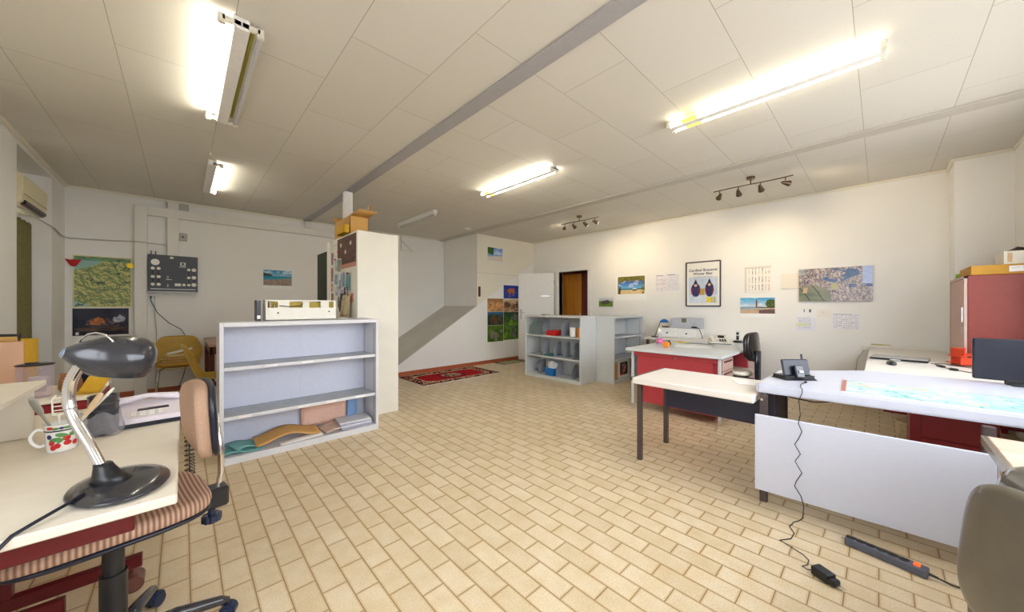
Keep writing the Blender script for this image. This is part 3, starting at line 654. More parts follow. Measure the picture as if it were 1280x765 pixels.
# back wall
Yb = YB-.004
def relief(u, v):
    if u < .02 or u > .98 or v < .02 or v > .98: return (226,216,160)
    s_ = fb(u*14+v*6, v*16-u*6, 3); h2 = fb(u*14+v*6+.25, v*16-u*6+.25, 3)
    c = mixc((120,140,90), (206,200,130), .5+(s_-h2)*4)
    if v > .7+.35*u-.0 and v < .92+.1*u and u < .45: c = (150,190,180)
    if v < .14-.4*u*1.0 and u < .35: c = (160,196,186)
    if v > .9: c = mixc(c,(90,140,100),.6)
    if abs(fb(u*4,v*5,9)-.5) < .012: c = (70,90,80)
    return c
M_, w_, h_ = on_y(Yb, -1.053, -.525, 1.262, 1.955); picture('relief_map', 'green and yellow mountain relief map on the left back wall', 'map', relief, M_, w_, h_, 120, 150)
def night(u, v):
    c = mixc((14,16,36), (26,26,54), v)
    if .04 < u < .97 and .15 < v < .93:
        if ((u-.55)/.35)**2+((v-.45)/.2)**2 < 1: c = mixc(c, (150,120,110), fb(u*20,v*20,4)*1.5-.4)
        if ((u-.42)/.16)**2+((v-.5)/.16)**2 < fb(u*16,v*9,5)*1.6-.2: c = mixc((120,60,30),(240,150,70),fb(u*30,v*20,8))
        if ((u-.83)/.14)**2+((v-.58)/.22)**2 < fb(u*18,v*9,2)*1.5-.2: c = mixc((110,110,130),(220,224,236),fb(u*30,v*20,4))
        if v < .34 and fb(u*5,v*26,7) > .5: c = mixc((140,90,30),(60,50,60),v*3)
    if .05 < u < .11 and .02 < v < .12: c = (230,230,226)
    return c
M_, w_, h_ = on_y(Yb, -1.055, -.556, .885, 1.248); picture('night_poster', 'dark night cityscape poster hung under the relief map', 'poster', night, M_, w_, h_, 90, 60, material=GLOSSP)
def caribbean(u, v):
    c = sea(u, v, .62, ((20,120,180),(150,190,210)), ((10,120,160),(40,160,180)), ((190,170,150),(130,110,100)), 12)
    if u < .3 and v > .62 and v < .85-.5*u: c = (40,60,40)
    return c
M_, w_, h_ = on_y(Yb, .994, 1.44, 1.585, 1.91); picture('picture_calendar', 'beach calendar page on the back wall above the left shelf', 'calendar', border(caribbean,.02,.02,.16,.02), M_, w_, h_, 60, 44)
rb = MB()
rb.loft([[(x*sx, -.02-.012*abs(x)/.07*0, z*1.0) for x, z in ((-.07,.05),(-.03,.035),(0,.045),(.03,.035),(.07,.05),(.045,.0),(.02,-.045),(0,-.05),(-.02,-.045),(-.045,0))] if sy else [(x*sx, -.001, z) for x, z in ((-.07,.05),(-.03,.035),(0,.045),(.03,.035),(.07,.05),(.045,.0),(.02,-.045),(0,-.05),(-.02,-.045),(-.045,0))] for sx, sy in ((1,0),(1,1))])
tag(rb.build('wall_ornament', REDP), 'red wing-shaped ornament pinned at the top left of the relief map', 'ornament').location = (-1.045, YB-.01, 1.85)
tag(MB().cyl((0,0,0),(0,-.015,0),.035).build('medal', mat('gold metal',(214,180,60),.3,1)), 'small gold disc at the right edge of the relief map', 'medal').location = (-.54, YB-.01, 1.848)
# gauge panel
gp = thing('gauge_panel', 'dark grey instrument panel with round white dials on the back wall', 'control panel', (-.10, YB-.075, 1.755))
MB().box(-.265,.265,-.035,.0,-.27,.27,.004).box(-.262,-.2,0,.074,-.25,.25,0).box(.2,.262,0,.074,-.25,.25,0).build('board', mat('slate grey panel',(72,76,84),.5), gp)
MB().box(-.265,.265,-.05,-.034,-.275,-.262,.002).box(-.24,.24,-.04,-.034,-.232,-.222,.001).build('rail', SHELFM, gp)
def dial(x, z, r): MB().cyl((x,-.035,z),(x,-.05,z),r).build('dial', PLASW if r < .04 else FRAMEW, gp)
dial(-.19,.16,.045)
for z in (.07,-.05,-.16): dial(-.215,z,.021); dial(-.155,z,.021); dial(.165,z,.019)
for z in (.07,-.045): dial(.222,z,.026)
dial(.222,-.155,.028); dial(.112,-.16,.019)
MB().box(.07,.13,-.042,-.034,.13,.175,.002).box(.06,.135,-.042,-.034,.105,.115,.001).box(.012,.08,-.042,-.034,-.18,-.14,.002).box(-.04,.0,-.042,-.034,.22,.25,.004).box(-.08,-.02,-.042,-.034,-.09,-.082,.001).build('label_plate', PLASW, gp)
MB().box(.085,.115,-.05,-.04,.14,.165,.002).box(-.222,-.208,-.042,-.034,-.14,.05,0).box(-.162,-.148,-.042,-.034,-.14,.05,0).box(.158,.172,-.042,-.034,-.14,.05,0).box(.214,.230,-.042,-.034,-.13,.05,0).build('marking', BLACK, gp)
for zz, c_ in ((-.055,'2'), (-.175,'2')): text_mb(c_, .05, Matrix.Translation((-.062,-.036,zz)) @ MY, .001).build('numeral', PLASW, gp)
tag(MB().tube([(-.34,YB-.05,2.03),(-.33,YB-.04,2.06),(-.34,YB-.03,2.085)], .006).tube([(-.29,YB-.05,2.03),(-.29,YB-.04,2.06),(-.285,YB-.03,2.08)], .006).build('hanging_hook', BRASS, loc=(-.31,YB-.04,2.03)), 'pair of small bronze hooks above the gauge panel corner', 'hook')

# ============================================================ STEEL SHELVING
def shelf_unit(label, loc, rz, w_, d_, h_, zs_, m, mb_, labels=False, mb2=mat('galvanised shelf board',(176,180,184),.45,var=.08,scale=14), group='low steel shelving units'):
    t = thing('shelving_unit', label, 'shelf', loc, rz, group); T_ = .028
    for x in (0, w_-T_): MB().box(x, x+T_, 0, d_, 0, h_, .002).build('side_panel', m, t)
    MB().box(T_, w_-T_, d_-.012, d_, .03, h_-.02, 0).box(w_*.5-.002, w_*.5+.002, d_-.014, d_-.011, .05, h_-.03, 0).build('back_panel', mb_, t)
    MB().box(T_, w_-T_, 0, d_-.012, h_-.035, h_, .002).build('top_panel', m, t)
    MB().box(T_, w_-T_, 0, d_-.012, 0, .055, .002).build('base_panel', m, t)
    for i, z in enumerate(zs_):
        so_ = MB().box(T_+.002, w_-T_-.002, .022, d_-.015, z-.030, z-.004, .002).build('shelf', mb2, t)
        sub('front_lip', MB().box(T_+.002, w_-T_-.002, .017, .0225, z-.032, z-.004, .001), m, so_)
        hm = MB()
        for k in range(int((w_-.12)/.02)):
            for yy in (.04, d_-.05): hm.box(.06+k*.02, .066+k*.02, yy, yy+.012, z-.0045, z-.0035, 0)
        sub('perforation', hm, mat('dark slots',(110,112,118),.6), so_)
        if labels:
            for x in labels[i]: sub('label_strip', MB().box(x, x+.09, .0155, .0170, z-.027, z-.010, 0), PAPER, so_)
    for x in (T_+.001, w_-T_-.004):
        s_ = MB()
        for k in range(int((h_-.15)/.025)): s_.box(x, x+.003, .045, .055, .08+k*.025, .092+k*.025, 0)
        for k in range(int((h_-.15)/.025)): s_.box(x, x+.003, d_-.06, d_-.05, .08+k*.025, .092+k*.025, 0)
        s_.build('slotted_strip', mat('dark slots',(110,112,118),.6), t)
    return t
shelf_unit('wide empty pale steel shelf standing in front of the tall cabinet', (.209,3.592,0), 0, 1.275, .36, 1.144, (.385,.785), SHELFM, LAVEN, [(.12,.55,.78,1.05),(.3,.58,.9)])
shelf_unit('grey steel shelf full of metal dividers by the doorway', (4.65,4.567,0), -pi/2, 1.261, .43, 1.115, (.40,.765), SHELFG, SHELFG)
shelf_unit('grey steel shelf with a single boxed machine at its foot, beside the red desk', (5.092,2.97,0), 0, 1.01, .36, 1.11, (.40,.77), SHELFG, SHELFG)
# things in the left shelf
def bent(x0_, x1_, y0_, y1_, zf, th=.003, rot=0):
    m = MB(); c = Vector(((x0_+x1_)/2, (y0_+y1_)/2, 0)); R = Rz(rot)
    m.sheet(lambda u, v: tuple(c + (R @ Vector(((u-.5)*(x1_-x0_), (v-.5)*(y1_-y0_), 0))) + Vector((0,0,zf(u,v)))), 24, 6, th); return m
zb = .060
single('card_sheet', bent(.45,.95,3.615,3.85, lambda u,v: zb+.03+.055*sin(pi*min(1,u*1.05))**2+.02*v, rot=.02), ORANGEP, 'curled orange-buff card lying on the bottom of the left shelf', 'card', (.7,3.73,zb), world=True)
single('paper_sheet', bent(.25,.52,3.62,3.86, lambda u,v: zb+.012+.02*v+.01*sin(u*7), rot=-.1), TEAL, 'teal paper at the left end of the bottom shelf', 'paper', (.38,3.74,zb), world=True)
single('paper_sheet', bent(.29,.47,3.63,3.80, lambda u,v: zb+.036+.014*sin(u*5)+.02*v, rot=.35), TEAL, 'crumpled upper teal sheet half over the other teal paper', 'paper', (.38,3.70,zb+.03), world=True)
single('paper_sheet', bent(.98,1.24,3.63,3.86, lambda u,v: zb+.012+.03*sin(pi*u)*(.4+v*.6), rot=.15), BEIGEP, 'rumpled faded pink brochure between orange card and grey folders', 'paper', (1.1,3.74,zb), world=True)
single('magazine', bent(.62,.96,3.600,3.66, lambda u,v: zb+.008+.022*u*v, .006, rot=.06), PAPER, 'white magazine edge peeking out under the orange-buff card', 'magazine', (.8,3.63,zb), world=True)
single('display_board', MB().sheet(lambda u,v: (.84+.42*u, 3.91-.02*v, .075+.265*v), 10, 6, .004), PEACH, 'peach card leaning against the back of the left shelf', 'card', (1.05,3.90,.06), world=True)
single('display_board', MB().sheet(lambda u,v: (1.27+.10*u, 3.905-.02*v, .06+.28*v), 4, 6, .004), mat('sky blue card',(140,176,224),.7), 'light blue strip of card leaning right of the peach card', 'card', (1.32,3.90,.06), world=True)
for i in range(4):
    z = zb+.002+i*.017
    single('ring_folder', MB().box(-.15,.15,-.11,.11,0,.015,.003, M=Rz(.06-.05*i)), LILAC if i % 2 == 0 else SHELFM,
       ['lowest lilac folder in the pile at the right of the bottom shelf','second folder from below in the lilac pile, paler','third folder from below in the pile, lilac','topmost folder of the lilac pile on the bottom shelf'][i], 'folder', (1.275,3.735,z), 'folders piled at the right of the bottom shelf')
# on top of the left shelf
zt = 1.146
hs = MB(); x0_, x1_, y0_ = .535, 1.135, 3.80
hs.box(x0_, x1_, y0_, y0_+.012, zt, zt+.118, .002).box(x0_, x1_, y0_, y0_+.012, zt+.178, zt+.19, .002)
for a_, b_ in ((x0_,x0_+.02),(x0_+.10,x0_+.19),(x0_+.30,x0_+.355),(x0_+.455,x0_+.53),(x0_+.575,x1_)): hs.box(a_, b_, y0_, y0_+.012, zt+.118, zt+.178, .001)
hs.box(x0_, x0_+.008, y0_, y0_+.11, zt, zt+.19, .002).box(x1_-.008, x1_, y0_, y0_+.11, zt, zt+.19, .002).box(x0_, x1_, y0_, y0_+.11, zt, zt+.01, .002)
ho = thing('machine_housing', 'long open white plastic housing lying on top of the left shelf', 'machine part', (.83,3.86,zt))
hs.build('shell', FOAM, ho, world=True)
MB().box(x0_+.01, x1_-.01, y0_+.06, y0_+.10, zt+.02, zt+.17, .002).build('inner_tray', mat('ochre board',(200,176,80),.7), ho, world=True)
MB().tube([(x0_+.11,y0_-.004,zt+.135),(x0_+.2,y0_-.008,zt+.128),(x0_+.28,y0_-.006,zt+.138),(x0_+.30,y0_+.0,zt+.158)], .004).build('wire', BLACK, ho, world=True)
MB().cyl((x0_+.10,y0_,zt+.07),(x0_+.10,y0_-.004,zt+.07),.007).cyl((x1_-.07,y0_,zt+.08),(x1_-.07,y0_-.004,zt+.08),.007).build('screw', BLACK, ho, world=True)
for k in range(5): pass
MB().box(x0_+.035,x0_+.055,y0_+.02,y0_+.05,zt+.10,zt+.17,.002).box(x0_+.07,x0_+.085,y0_+.02,y0_+.05,zt+.09,zt+.15,.002).build('circuit_part', BRASS, ho, world=True)
single('book', MB().box(0,.032,0,.14,0,.185,.002,mi=0).box(.004,.028,-.001,.001,.02,.05,0,mi=1).box(.002,.03,.003,.137,.184,.187,0,mi=1), [NAVY, PAPER], 'dark navy book standing on the left shelf beside the white housing', 'book', (.475,3.80,zt))
single('paper_sheet', MB().sheet(lambda u,v: (u*.3, v*.2, .006+.006*sin(u*9)*v), 16, 4, .001), PAPER, 'loose white paper scraps on the right end of the left shelf top', 'paper', (1.15,3.68,zt))

# ============================================================ TALL CABINET
tc_ = thing('tall_cabinet', 'tall cream cabinet covered in pinned pictures on its left side', 'cabinet', (1.675, 4.5, 0))
MB().box(1.43,1.916,4.05,4.98,0,2.14,.004).build('body', mat('cream painted board',(234,230,218),.6,var=.02,scale=5), tc_, world=True)
MB().box(1.4275,1.431,4.055,4.975,2.06,2.064,0).build('edge_joint', GREYP, tc_, world=True)
single('chalk_board', MB().box(1.415,1.43,5.12,5.60,.75,2.02,.003), GREENB, 'dark green board edge behind the tall cream cabinet', 'board', (1.42,5.36,.75), world=True)
single('partition_post', MB().box(1.41,1.45,4.985,5.12,0,2.13,.003), mat('cream painted board',(234,230,218),.6), 'cream post between the tall cabinet and the green board', 'post', (1.43,5.05,0), world=True)
Xc = 1.427
def cellar(u, v):
    if v < .13: return (196,140,120)
    c = mixc((60,34,28), (120,80,64), fb(u*6, v*14, 4))
    for cx, cy in ((.2,.78),(.72,.75),(.45,.52)):
        if (u-cx)**2+((v-cy)*.7)**2 < .002: c = (240,220,210)
    return c
M_ = Matrix.Translation((Xc, 4.40, 1.925)) @ MX; picture('wall_poster', 'brown poster with small lights pinned at the top of the cabinet side', 'poster', cellar, M_, .66, .38, 50, 40, .003)
ph = [('coastal postcard, top of the left photo column',5.0-.03,1.90,.17,.17,(110,100,160),(190,120,90)),('red-brown postcard, second of the left photo column',4.97,1.69,.17,.2,(150,70,60),(200,180,160)),
  ('pale small card, third of the left photo column',4.97,1.52,.15,.11,(220,210,200),(190,90,80)),('dark portrait card, lowest of the left photo column',4.97,1.385,.17,.13,(90,80,70),(180,140,110)),
  ('white and blue card, top of the second photo column',4.76,1.80,.14,.15,(150,170,200),(230,230,230)),('sea-coloured card, second of the second photo column',4.77,1.62,.14,.15,(90,140,170),(220,230,236)),
  ('grey-blue card under the sea card',4.74,1.47,.15,.13,(120,140,170),(230,226,220)),('bright blue card in the middle of the pinned cluster',4.52,1.60,.16,.2,(60,110,150),(190,200,210)),
  ('blue and green map leaflet pinned below the brown poster',4.33,1.57,.2,.24,(70,140,160),(200,180,150)),('cream letter with red heading in the pinned cluster',4.27,1.37,.24,.12,(226,206,180),(200,90,70)),
  ('green tinted photo at the cabinet corner of the brown poster',4.66,1.79,.16,.17,(60,120,90),(190,160,140)),('violet photo in the pinned cluster',4.56,1.42,.15,.14,(110,90,140),(226,220,226)),
  ('black and white snapshot left of the blue leaflet',4.60,1.52,.13,.2,(30,30,40),(230,230,230)),('red and teal ticket under the blue leaflet',4.44,1.44,.12,.15,(190,60,50),(60,140,140)),
  ('buff envelope behind the cream letter',4.40,1.30,.2,.2,(206,170,110),(230,200,150)),('turquoise note low in the pinned cluster',4.46,1.26,.09,.1,(60,190,180),(120,210,200)),('dark green card low left in the pinned cluster',4.66,1.33,.13,.15,(40,70,60),(150,160,150))]
for i, (lb, yy, zz, w_, h_, ca, cb_) in enumerate(ph):
    picture('pinned_photo', lb, 'photo', (lambda ca, cb_, i: lambda u, v: (240,238,232) if min(u,1-u,v,1-v) < .06 else mixc(ca, cb_, fb(u*4+i, v*4, i)*1.6-.3))(ca, cb_, i),
        Matrix.Translation((Xc-(.002 if i in (7,10,11) else 0)*1.0-.0015*(i % 3), yy, zz)) @ MX @ Matrix.Rotation(.06*((i*37) % 5-2), 4, 'Z'), w_, h_, 12, 12, .002, 'pinned photos on the cabinet side')
hb = thing('hanging_tote', 'crumpled beige cloth tote hanging low on the cabinet side', 'bag', (1.40, 4.30, 1.16))
MB().sheet(lambda u,v: (-.03+.03*v+.018*sin(u*13), -.13*(1-.25*v)+.26*(1-.25*v)*u, .0+.25*v), 20, 8, .006).build('cloth', mat('beige cloth',(186,170,136),.9,var=.15), hb)
MB().tube([(-.01,-.06,.24),(-.012,-.04,.34),(-.012,.04,.34),(-.01,.06,.24)], .006).build('strap', BROWNC, hb)
hb2 = thing('lanyard', 'dark lanyard and keys hanging left of the beige tote', 'lanyard', (1.405, 4.50, 1.15))
MB().tube([(.005,-.03,.28),(-.01,-.035,.1),(-.01,0,.02),(-.01,.035,.1),(.005,.03,.28)], .008).tube([(.0,.02,.25),(-.015,.06,.12),(-.01,.02,.0)], .006).build('cord', BROWNM, hb2)
MB().box(-.02,0,-.03,.03,.0,.06,.003).build('tag', SHELFM, hb2)
for i, (yy, zz) in enumerate(((4.68,1.96),(4.33,1.665),(4.80,1.875))):
    single('push_pin', MB().cyl((0,0,0),(-.012,0,0),.012), REDP, ['red pin at the left corner of the brown poster','red pin holding the blue and green map leaflet','red pin at the head of the second photo column'][i], 'pin', (Xc-.006,yy,zz))
# cardboard box on the cabinet
cb = thing('cardboard_box', 'open cardboard box with raised flaps on top of the tall cabinet', 'box', (1.555, 4.62, 2.142), .0)
def walls(mb, w_, d_, h_, t_=.006, mi=0):
    mb.box(-w_/2, w_/2, -d_/2, d_/2, 0, t_, 0, mi); mb.box(-w_/2, -w_/2+t_, -d_/2, d_/2, 0, h_, 0, mi).box(w_/2-t_, w_/2, -d_/2, d_/2, 0, h_, 0, mi)
    mb.box(-w_/2, w_/2, -d_/2, -d_/2+t_, 0, h_, 0, mi).box(-w_/2, w_/2, d_/2-t_, d_/2, 0, h_, 0, mi); return mb
walls(MB(), .22, .56, .22).build('carton', KRAFT, cb)
def flap(p, q, d, nm='flap', m=KRAFT):
    p, q, d = Vector(p), Vector(q), Vector(d); mb = MB().sheet(lambda u, v: tuple(p*(1-u)+q*u+d*v), 2, 2, .005); return mb.build(nm, m, cb)
flap((.11,-.28,.22),(.11,.28,.22),(.05,0,.17)); flap((-.11,.28,.22),(.11,.28,.22),(0,.10,.10)); flap((-.11,-.28,.22),(.11,-.28,.22),(.05,-.16,.05))
MB().sheet(lambda u,v: (.135+.02*v-.012, -.22+.13*u, .28+.09*v+.02*sin(u*9)), 8, 4, .003).build('torn_label', PAPER, cb)
yb_ = single('yellow_carton', walls(MB(), .066, .26, .10), KRAFTY, 'small bright yellow carton in front of the cardboard box on the cabinet', 'box', (1.402, 4.44, 2.142))


# ============================================================ STAIRS CORNER RUGS
def rug(u, v):
    e = min(u*1.6, (1-u)*1.6, v, 1-v)
    if e < .03: return (70,20,28)
    if e < .17:
        return ((206,184,140) if vn(u*60, v*34, 3) > .62 else ((40,20,44) if vn(u*48,v*30,5) > .55 else (130,20,30)))
    if e < .19: return (206,190,150)
    x, y = abs(u-.5)*2, abs(v-.5)*2
    if x*.9+y*.8 > 1.02: return (206,186,140) if vn(u*50, v*40, 8) > .35 else (60,50,70)
    if (x/.22)**2+(y/.40)**2 < 1: return (70,30,50) if vn(u*40,v*40,2) > .5 else (190,150,120)
    if abs((x/.30)**2+(y/.52)**2-1) < .12: return (40,20,50)
    return (178,24,34) if vn(u*50, v*40, 6) < .8 else (120,14,30)
picture('oriental_rug', 'red oriental rug with cream corners on the tiles before the stairs', 'rug', rug, Matrix.Translation((3.61, 5.455, .001)), 1.64, .92, 170, 100, .008, material=RUGM)
picture('door_mat', 'small faded greenish mat at the foot of the open white door', 'mat', lambda u, v: (90,84,70) if min(u,1-u,v,1-v) < .1 else mixc((150,146,110),(190,184,150),fb(u*12,v*12,3)), Matrix.Translation((5.42, 5.77, .001)), .74, .40, 60, 40, .007, material=RUGM)

# ============================================================ THINGS IN THE GREY SHELVES (shelf A, open towards -X)
def divider(h_, d_, ang=.35):
    m = MB(); t_ = .002
    n_ = 8; top = [(d_*(1-.35*1), h_)]
    prof = [(0,0),(d_,0),(d_,h_),(d_*.45,h_),(0,h_*.62)]
    vs = [(x, -t_/2, z) for x, z in prof]+[(x, t_/2, z) for x, z in prof]; k = len(prof)
    m.add(vs, [list(range(k)), list(range(k,2*k))[::-1]]+[[i,(i+1)%k,k+(i+1)%k,k+i] for i in range(k)])
    m.box(0, d_, -.028, 0, 0, .002, 0); return m
proto_div = {}
DIVM = mat('grey steel divider', (172,176,188), .35, var=.04); DIVG = mat('green grey divider', (160,176,168), .4, var=.04)
def put_div(label, y, z, h_, rz, m=DIVM):
    k = (h_, m.name)
    if k not in proto_div:
        o = divider(h_, .30).build('shelf_divider', m); proto_div[k] = o
    else:
        o = proto_div[k].copy(); C.objects.link(o)
    o.location = (4.70, y, z); o.rotation_euler = (0,0,rz); tag(o, label, 'divider', 'metal dividers in the grey shelf by the doorway')
order = ['leftmost','second from left','third from left','fourth from left','fifth from left','sixth from left','seventh from left']
for i, y in enumerate((4.50, 4.45, 4.40, 4.34, 4.26)): put_div('slim green-grey divider, %s on the top board' % order[i], y, .763, .235, .1, DIVG)
put_div('tall grey divider left of the red binders on the top board', 4.18, .763, .25, .25)
put_div('tall grey divider left of the white roll on the top board', 3.74, .763, .25, .20)
for i, y in enumerate((4.16, 3.90, 3.70, 3.50)): put_div('grey divider, %s of four on the middle board' % order[i], y, .398, .245, .28)
for i, y in enumerate((4.27, 3.86, 3.52)): put_div('low slanted grey divider, %s of three on the bottom' % order[i], y, .057, .225, .25)
for i in range(3):
    single('ring_binder', MB().box(-.13,.13,-.11,.11,0,.028,.004,mi=0).box(-.128,.128,-.105,.112,.005,.023,0,mi=1), [REDP, PAPER], ['lowest of three red binders on the top board of the divider shelf','middle of the three stacked red binders','top one of the three stacked red binders'][i], 'binder', (4.80,3.96-.01*i,.7635+i*.0295), 'red binders stacked on the grey shelf')
single('paper_roll', MB().lathe([(0,0),(.05,0),(.055,.006),(.055,.15),(.048,.156),(.02,.156),(.02,.14),(0,.14)], 24), PAPER, 'white roll standing on the top board beside the orange tub', 'roll', (4.755,3.535,.7635))
single('storage_tub', MB().lathe([(0,0),(.052,0),(.056,.01),(.056,.15),(.05,.155),(0,.155)], 24), ORANGE, 'orange tub at the right end of the top board', 'tub', (4.755,3.39,.7635))
single('teal_folder', MB().box(-.12,.12,-.1,.1,0,.02,.004), mat('dark teal card',(60,120,116),.6), 'dark teal folder lying on the middle board of the divider shelf', 'folder', (4.80,4.03,.3985))
cr = thing('blue_tray', 'blue open box stuffed with white papers on the bottom board', 'box', (4.77, 4.00, .0565))
walls(MB(), .16, .20, .13).build('box_body', BLUE, cr)
for i in range(5): MB().sheet(lambda u,v,i=i: (-.05+.10*u, -.08+.035*i+.012*sin(u*5+i), .01+(.20+.02*(i%3))*v), 4, 4, .002).build('paper', PAPER, cr)
single('spectacles', MB().box(-.02,.02,-.045,.045,0,.012,.004).tube([(-.02,-.04,.01),(.03,-.12,.006)], .003), BLACK, 'dark stapler-like object on top of the divider shelf', 'stapler', (4.78,4.22,1.117))
single('round_disc', MB().cyl((0,0,0),(0,0,.008),.025), FOAM, 'little white disc on top of the divider shelf left of the black object', 'lid', (4.76,4.36,1.117))
# shelf B boxed machine
bm_ = thing('machine_carton', 'white carton printed with a red and black machine, bottom of the right grey shelf', 'box', (5.53, 3.14, .0565))
MB().box(-.19,.19,-.10,.10,0,.30,.003).build('carton', PAPER, bm_)
def mach(u, v):
    if not (.1 < u < .9 and .08 < v < .92): return (236,232,226)
    c = (40,34,36)
    if ((u-.5)/.22)**2+((v-.5)/.3)**2 < 1: c = (190,170,160) if fb(u*9,v*9,2) > .5 else (150,40,40)
    if v < .25 and u < .5: c = (196,50,44)
    return c
picture('printed_side', '', '', mach, Matrix.Translation((0,-.1005,.15)) @ MY, .34, .27, 30, 26, .0015, parent=bm_)
single('brown_carton', MB().box(-.06,.06,-.11,.11,0,.27,.003), KRAFT, 'plain brown carton left of the printed machine carton', 'box', (5.24, 3.13, .0565))

# ============================================================ FAR RED DESK
rd = thing('red_desk', 'raspberry red steel desk with light grey top by the far wall', 'desk', (4.9, 1.68, 0))
zt2 = .75
MB().box(4.08,5.72,1.13,2.22,zt2-.032,zt2,.004).build('desktop', GREYT, rd, world=True)
MB().box(4.155,4.17,1.24,2.10,.09,.66,.003).box(4.14,4.16,1.18,2.14,.66,.715,.003).build('end_panel', RED, rd, world=True)
MB().cyl((4.14,1.62,.675),(4.13,1.62,.675),.012).build('lock', CHROME, rd, world=True)
for x, y in ((4.11,1.17),(4.11,2.15),(5.66,1.17),(5.66,2.15)):
    lg = MB().box(x+.01, x+.04, y-.015, y+.012, .06, zt2-.033, .003).build('leg', SHELFG if x < 5 else RED, rd, world=True)
    MB().cyl((x+.022,y,0),(x+.022,y,.06),.018).build('foot', CHROME, rd, world=True)
pd = MB().box(4.175,4.56,1.165,1.75,.08,.715,.003).build('pedestal', RED, rd, world=True)
for a_, b_ in ((.58,.70),(.33,.57),(.09,.32)):
    d_ = MB().box(4.18,4.555,1.150,1.165,a_,b_,.003).build('drawer', PINK, rd, world=True)
    MB().box(4.22,4.50,1.142,1.150,b_-.035,b_-.015,.002).build('drawer_pull', MAROON, rd, world=True)
MB().box(5.25,5.64,1.165,1.75,.08,.715,.003).build('pedestal', RED, rd, world=True)
MB().box(5.255,5.635,1.150,1.165,.09,.70,.003).build('door', PINK, rd, world=True)
MB().box(4.56,5.25,2.10,2.115,.30,.715,.003).build('back_panel', DRED, rd, world=True)
sb = thing('side_table', 'cream side table against the far wall behind the red desk', 'table', (6.07, 1.9, 0))
MB().box(5.74,6.41,1.25,2.78,.715,.745,.004).build('tabletop', CREAM2, sb, world=True)
for x in (5.78, 6.35):
    for y in (1.30, 2.73): MB().box(x-.02, x+.02, y-.02, y+.02, 0, .714, .003).build('leg', BROWNM, sb, world=True)
dc = thing('drawer_cabinet', 'low white two-drawer cabinet under the grey printer', 'drawers', (6.15, 2.33, .747))
MB().box(-.16,.16,-.31,.31,0,.16,.003).build('body', FRAMEW, dc)
for s_ in (-1, 1):
    MB().box(-.172,-.16,s_*.155-.148,s_*.155+.148,.01,.15,.003).build('drawer', FRAMEW, dc)
    MB().cyl((-.172,s_*.155,.08),(-.186,s_*.155,.08),.012).build('knob', BLACK, dc)
pr = thing('printer', 'grey boxy printer on the white drawer cabinet', 'printer', (6.15, 2.22, .909))
MB().box(-.15,.15,-.21,.21,0,.17,.008).build('body', mat('grey printer plastic',(186,188,198),.5), pr)
MB().box(-.153,-.15,-.04,.04,.10,.17,.001).box(-.153,-.15,-.16,-.14,.07,.085,.001).build('badge', mat('olive grey badge',(120,116,100),.5), pr)
MB().box(-.17,-.15,-.20,-.12,.015,.04,.004).build('connector', BLACK, pr)
MB().tube([(-.16,-.2,.03),(-.18,-.24,.01),(-.19,-.28,-.08),(-.20,-.3,-.15)], .005).build('cable', BLACK, pr)
dl = thing('desk_lamp', 'blue-shaded desk lamp on the cream side table', 'lamp', (5.90, 2.66, .747))
MB().cyl((0,0,0),(0,0,.015),.06).build('base', BLACK, dl)
MB().tube([(0,0,.01),(.05,-.02,.12),(.06,-.06,.24),(.02,-.13,.30)], .006).build('arm', BRASS, dl)
MB().lathe([(.0,.06),(.03,.055),(.06,.03),(.075,0),(.07,0),(.055,.026),(.0,.05)], 24, M=Matrix.Translation((.02,-.15,.255))).build('lamp_shade', BLUE, dl)
sg = thing('wooden_tray', 'small brown wooden block under the blue lamp shade', 'tray', (6.13,2.58,.909)); MB().box(-.03,.03,-.05,.05,0,.018,.003).build('slab', DWOOD, sg)
bt = thing('spray_bottle', 'clear spray bottle with pink label on the red desk', 'bottle', (4.72, 2.06, .752))
MB().lathe([(0,0),(.038,0),(.042,.01),(.042,.11),(.03,.14),(.014,.155),(.014,.175),(0,.175)], 24).build('bottle_body', PLAST, bt)
MB().lathe([(.0425,.02),(.0435,.02),(.0435,.085),(.0425,.085)], 24).build('paper_label', mat('pink label',(236,120,170),.6), bt)
MB().cyl((0,0,.175),(0,0,.20),.014).box(-.05,.02,-.01,.01,.195,.215,.003).box(-.045,-.035,-.006,.006,.165,.197,.002).build('spray_head', PLASW, bt)
single('tape_dispenser', MB().box(-.035,.035,-.035,.035,0,.065,.012,seg=3).cyl((0,-.036,.035),(0,.036,.035),.018), ORANGE, 'orange cube-like container on the red desk beside the spray bottle', 'container', (4.52,1.89,.752))
single('ink_bottle', MB().lathe([(0,0),(.022,0),(.024,.03),(.012,.045),(.012,.06),(0,.06)], 20), NAVY, 'small dark blue bottle behind the orange container', 'bottle', (4.83,1.98,.752))
single('paper_sheet', MB().box(-.15,.15,-.21,.21,0,.002,0, M=Rz(.2)), PAPER, 'white papers in the middle of the red desk top', 'paper', (4.85,1.68,.752))
single('paper_sheet', MB().box(-.08,.08,-.11,.11,0,.006,0, M=Rz(-.3)), mat('yellow paper',(236,220,120),.7), 'yellow notes on the red desk near the white drawers', 'paper', (5.28,1.98,.752))
single('red_pen', MB().cyl((-.06,0,.005),(.06,.02,.005),.005), REDP, 'red pen on the yellow notes', 'pen', (5.28,2.00,.7585))
single('keyboard', MB().box(-.07,.07,-.18,.18,0,.018,.005,mi=0).box(-.055,.055,-.165,.165,.017,.022,.002,mi=1), [GREYP, mat('grey keys',(120,120,124),.5)], 'slim grey keyboard lying on the red desk below the telephone', 'keyboard', (5.05,1.66,.752))
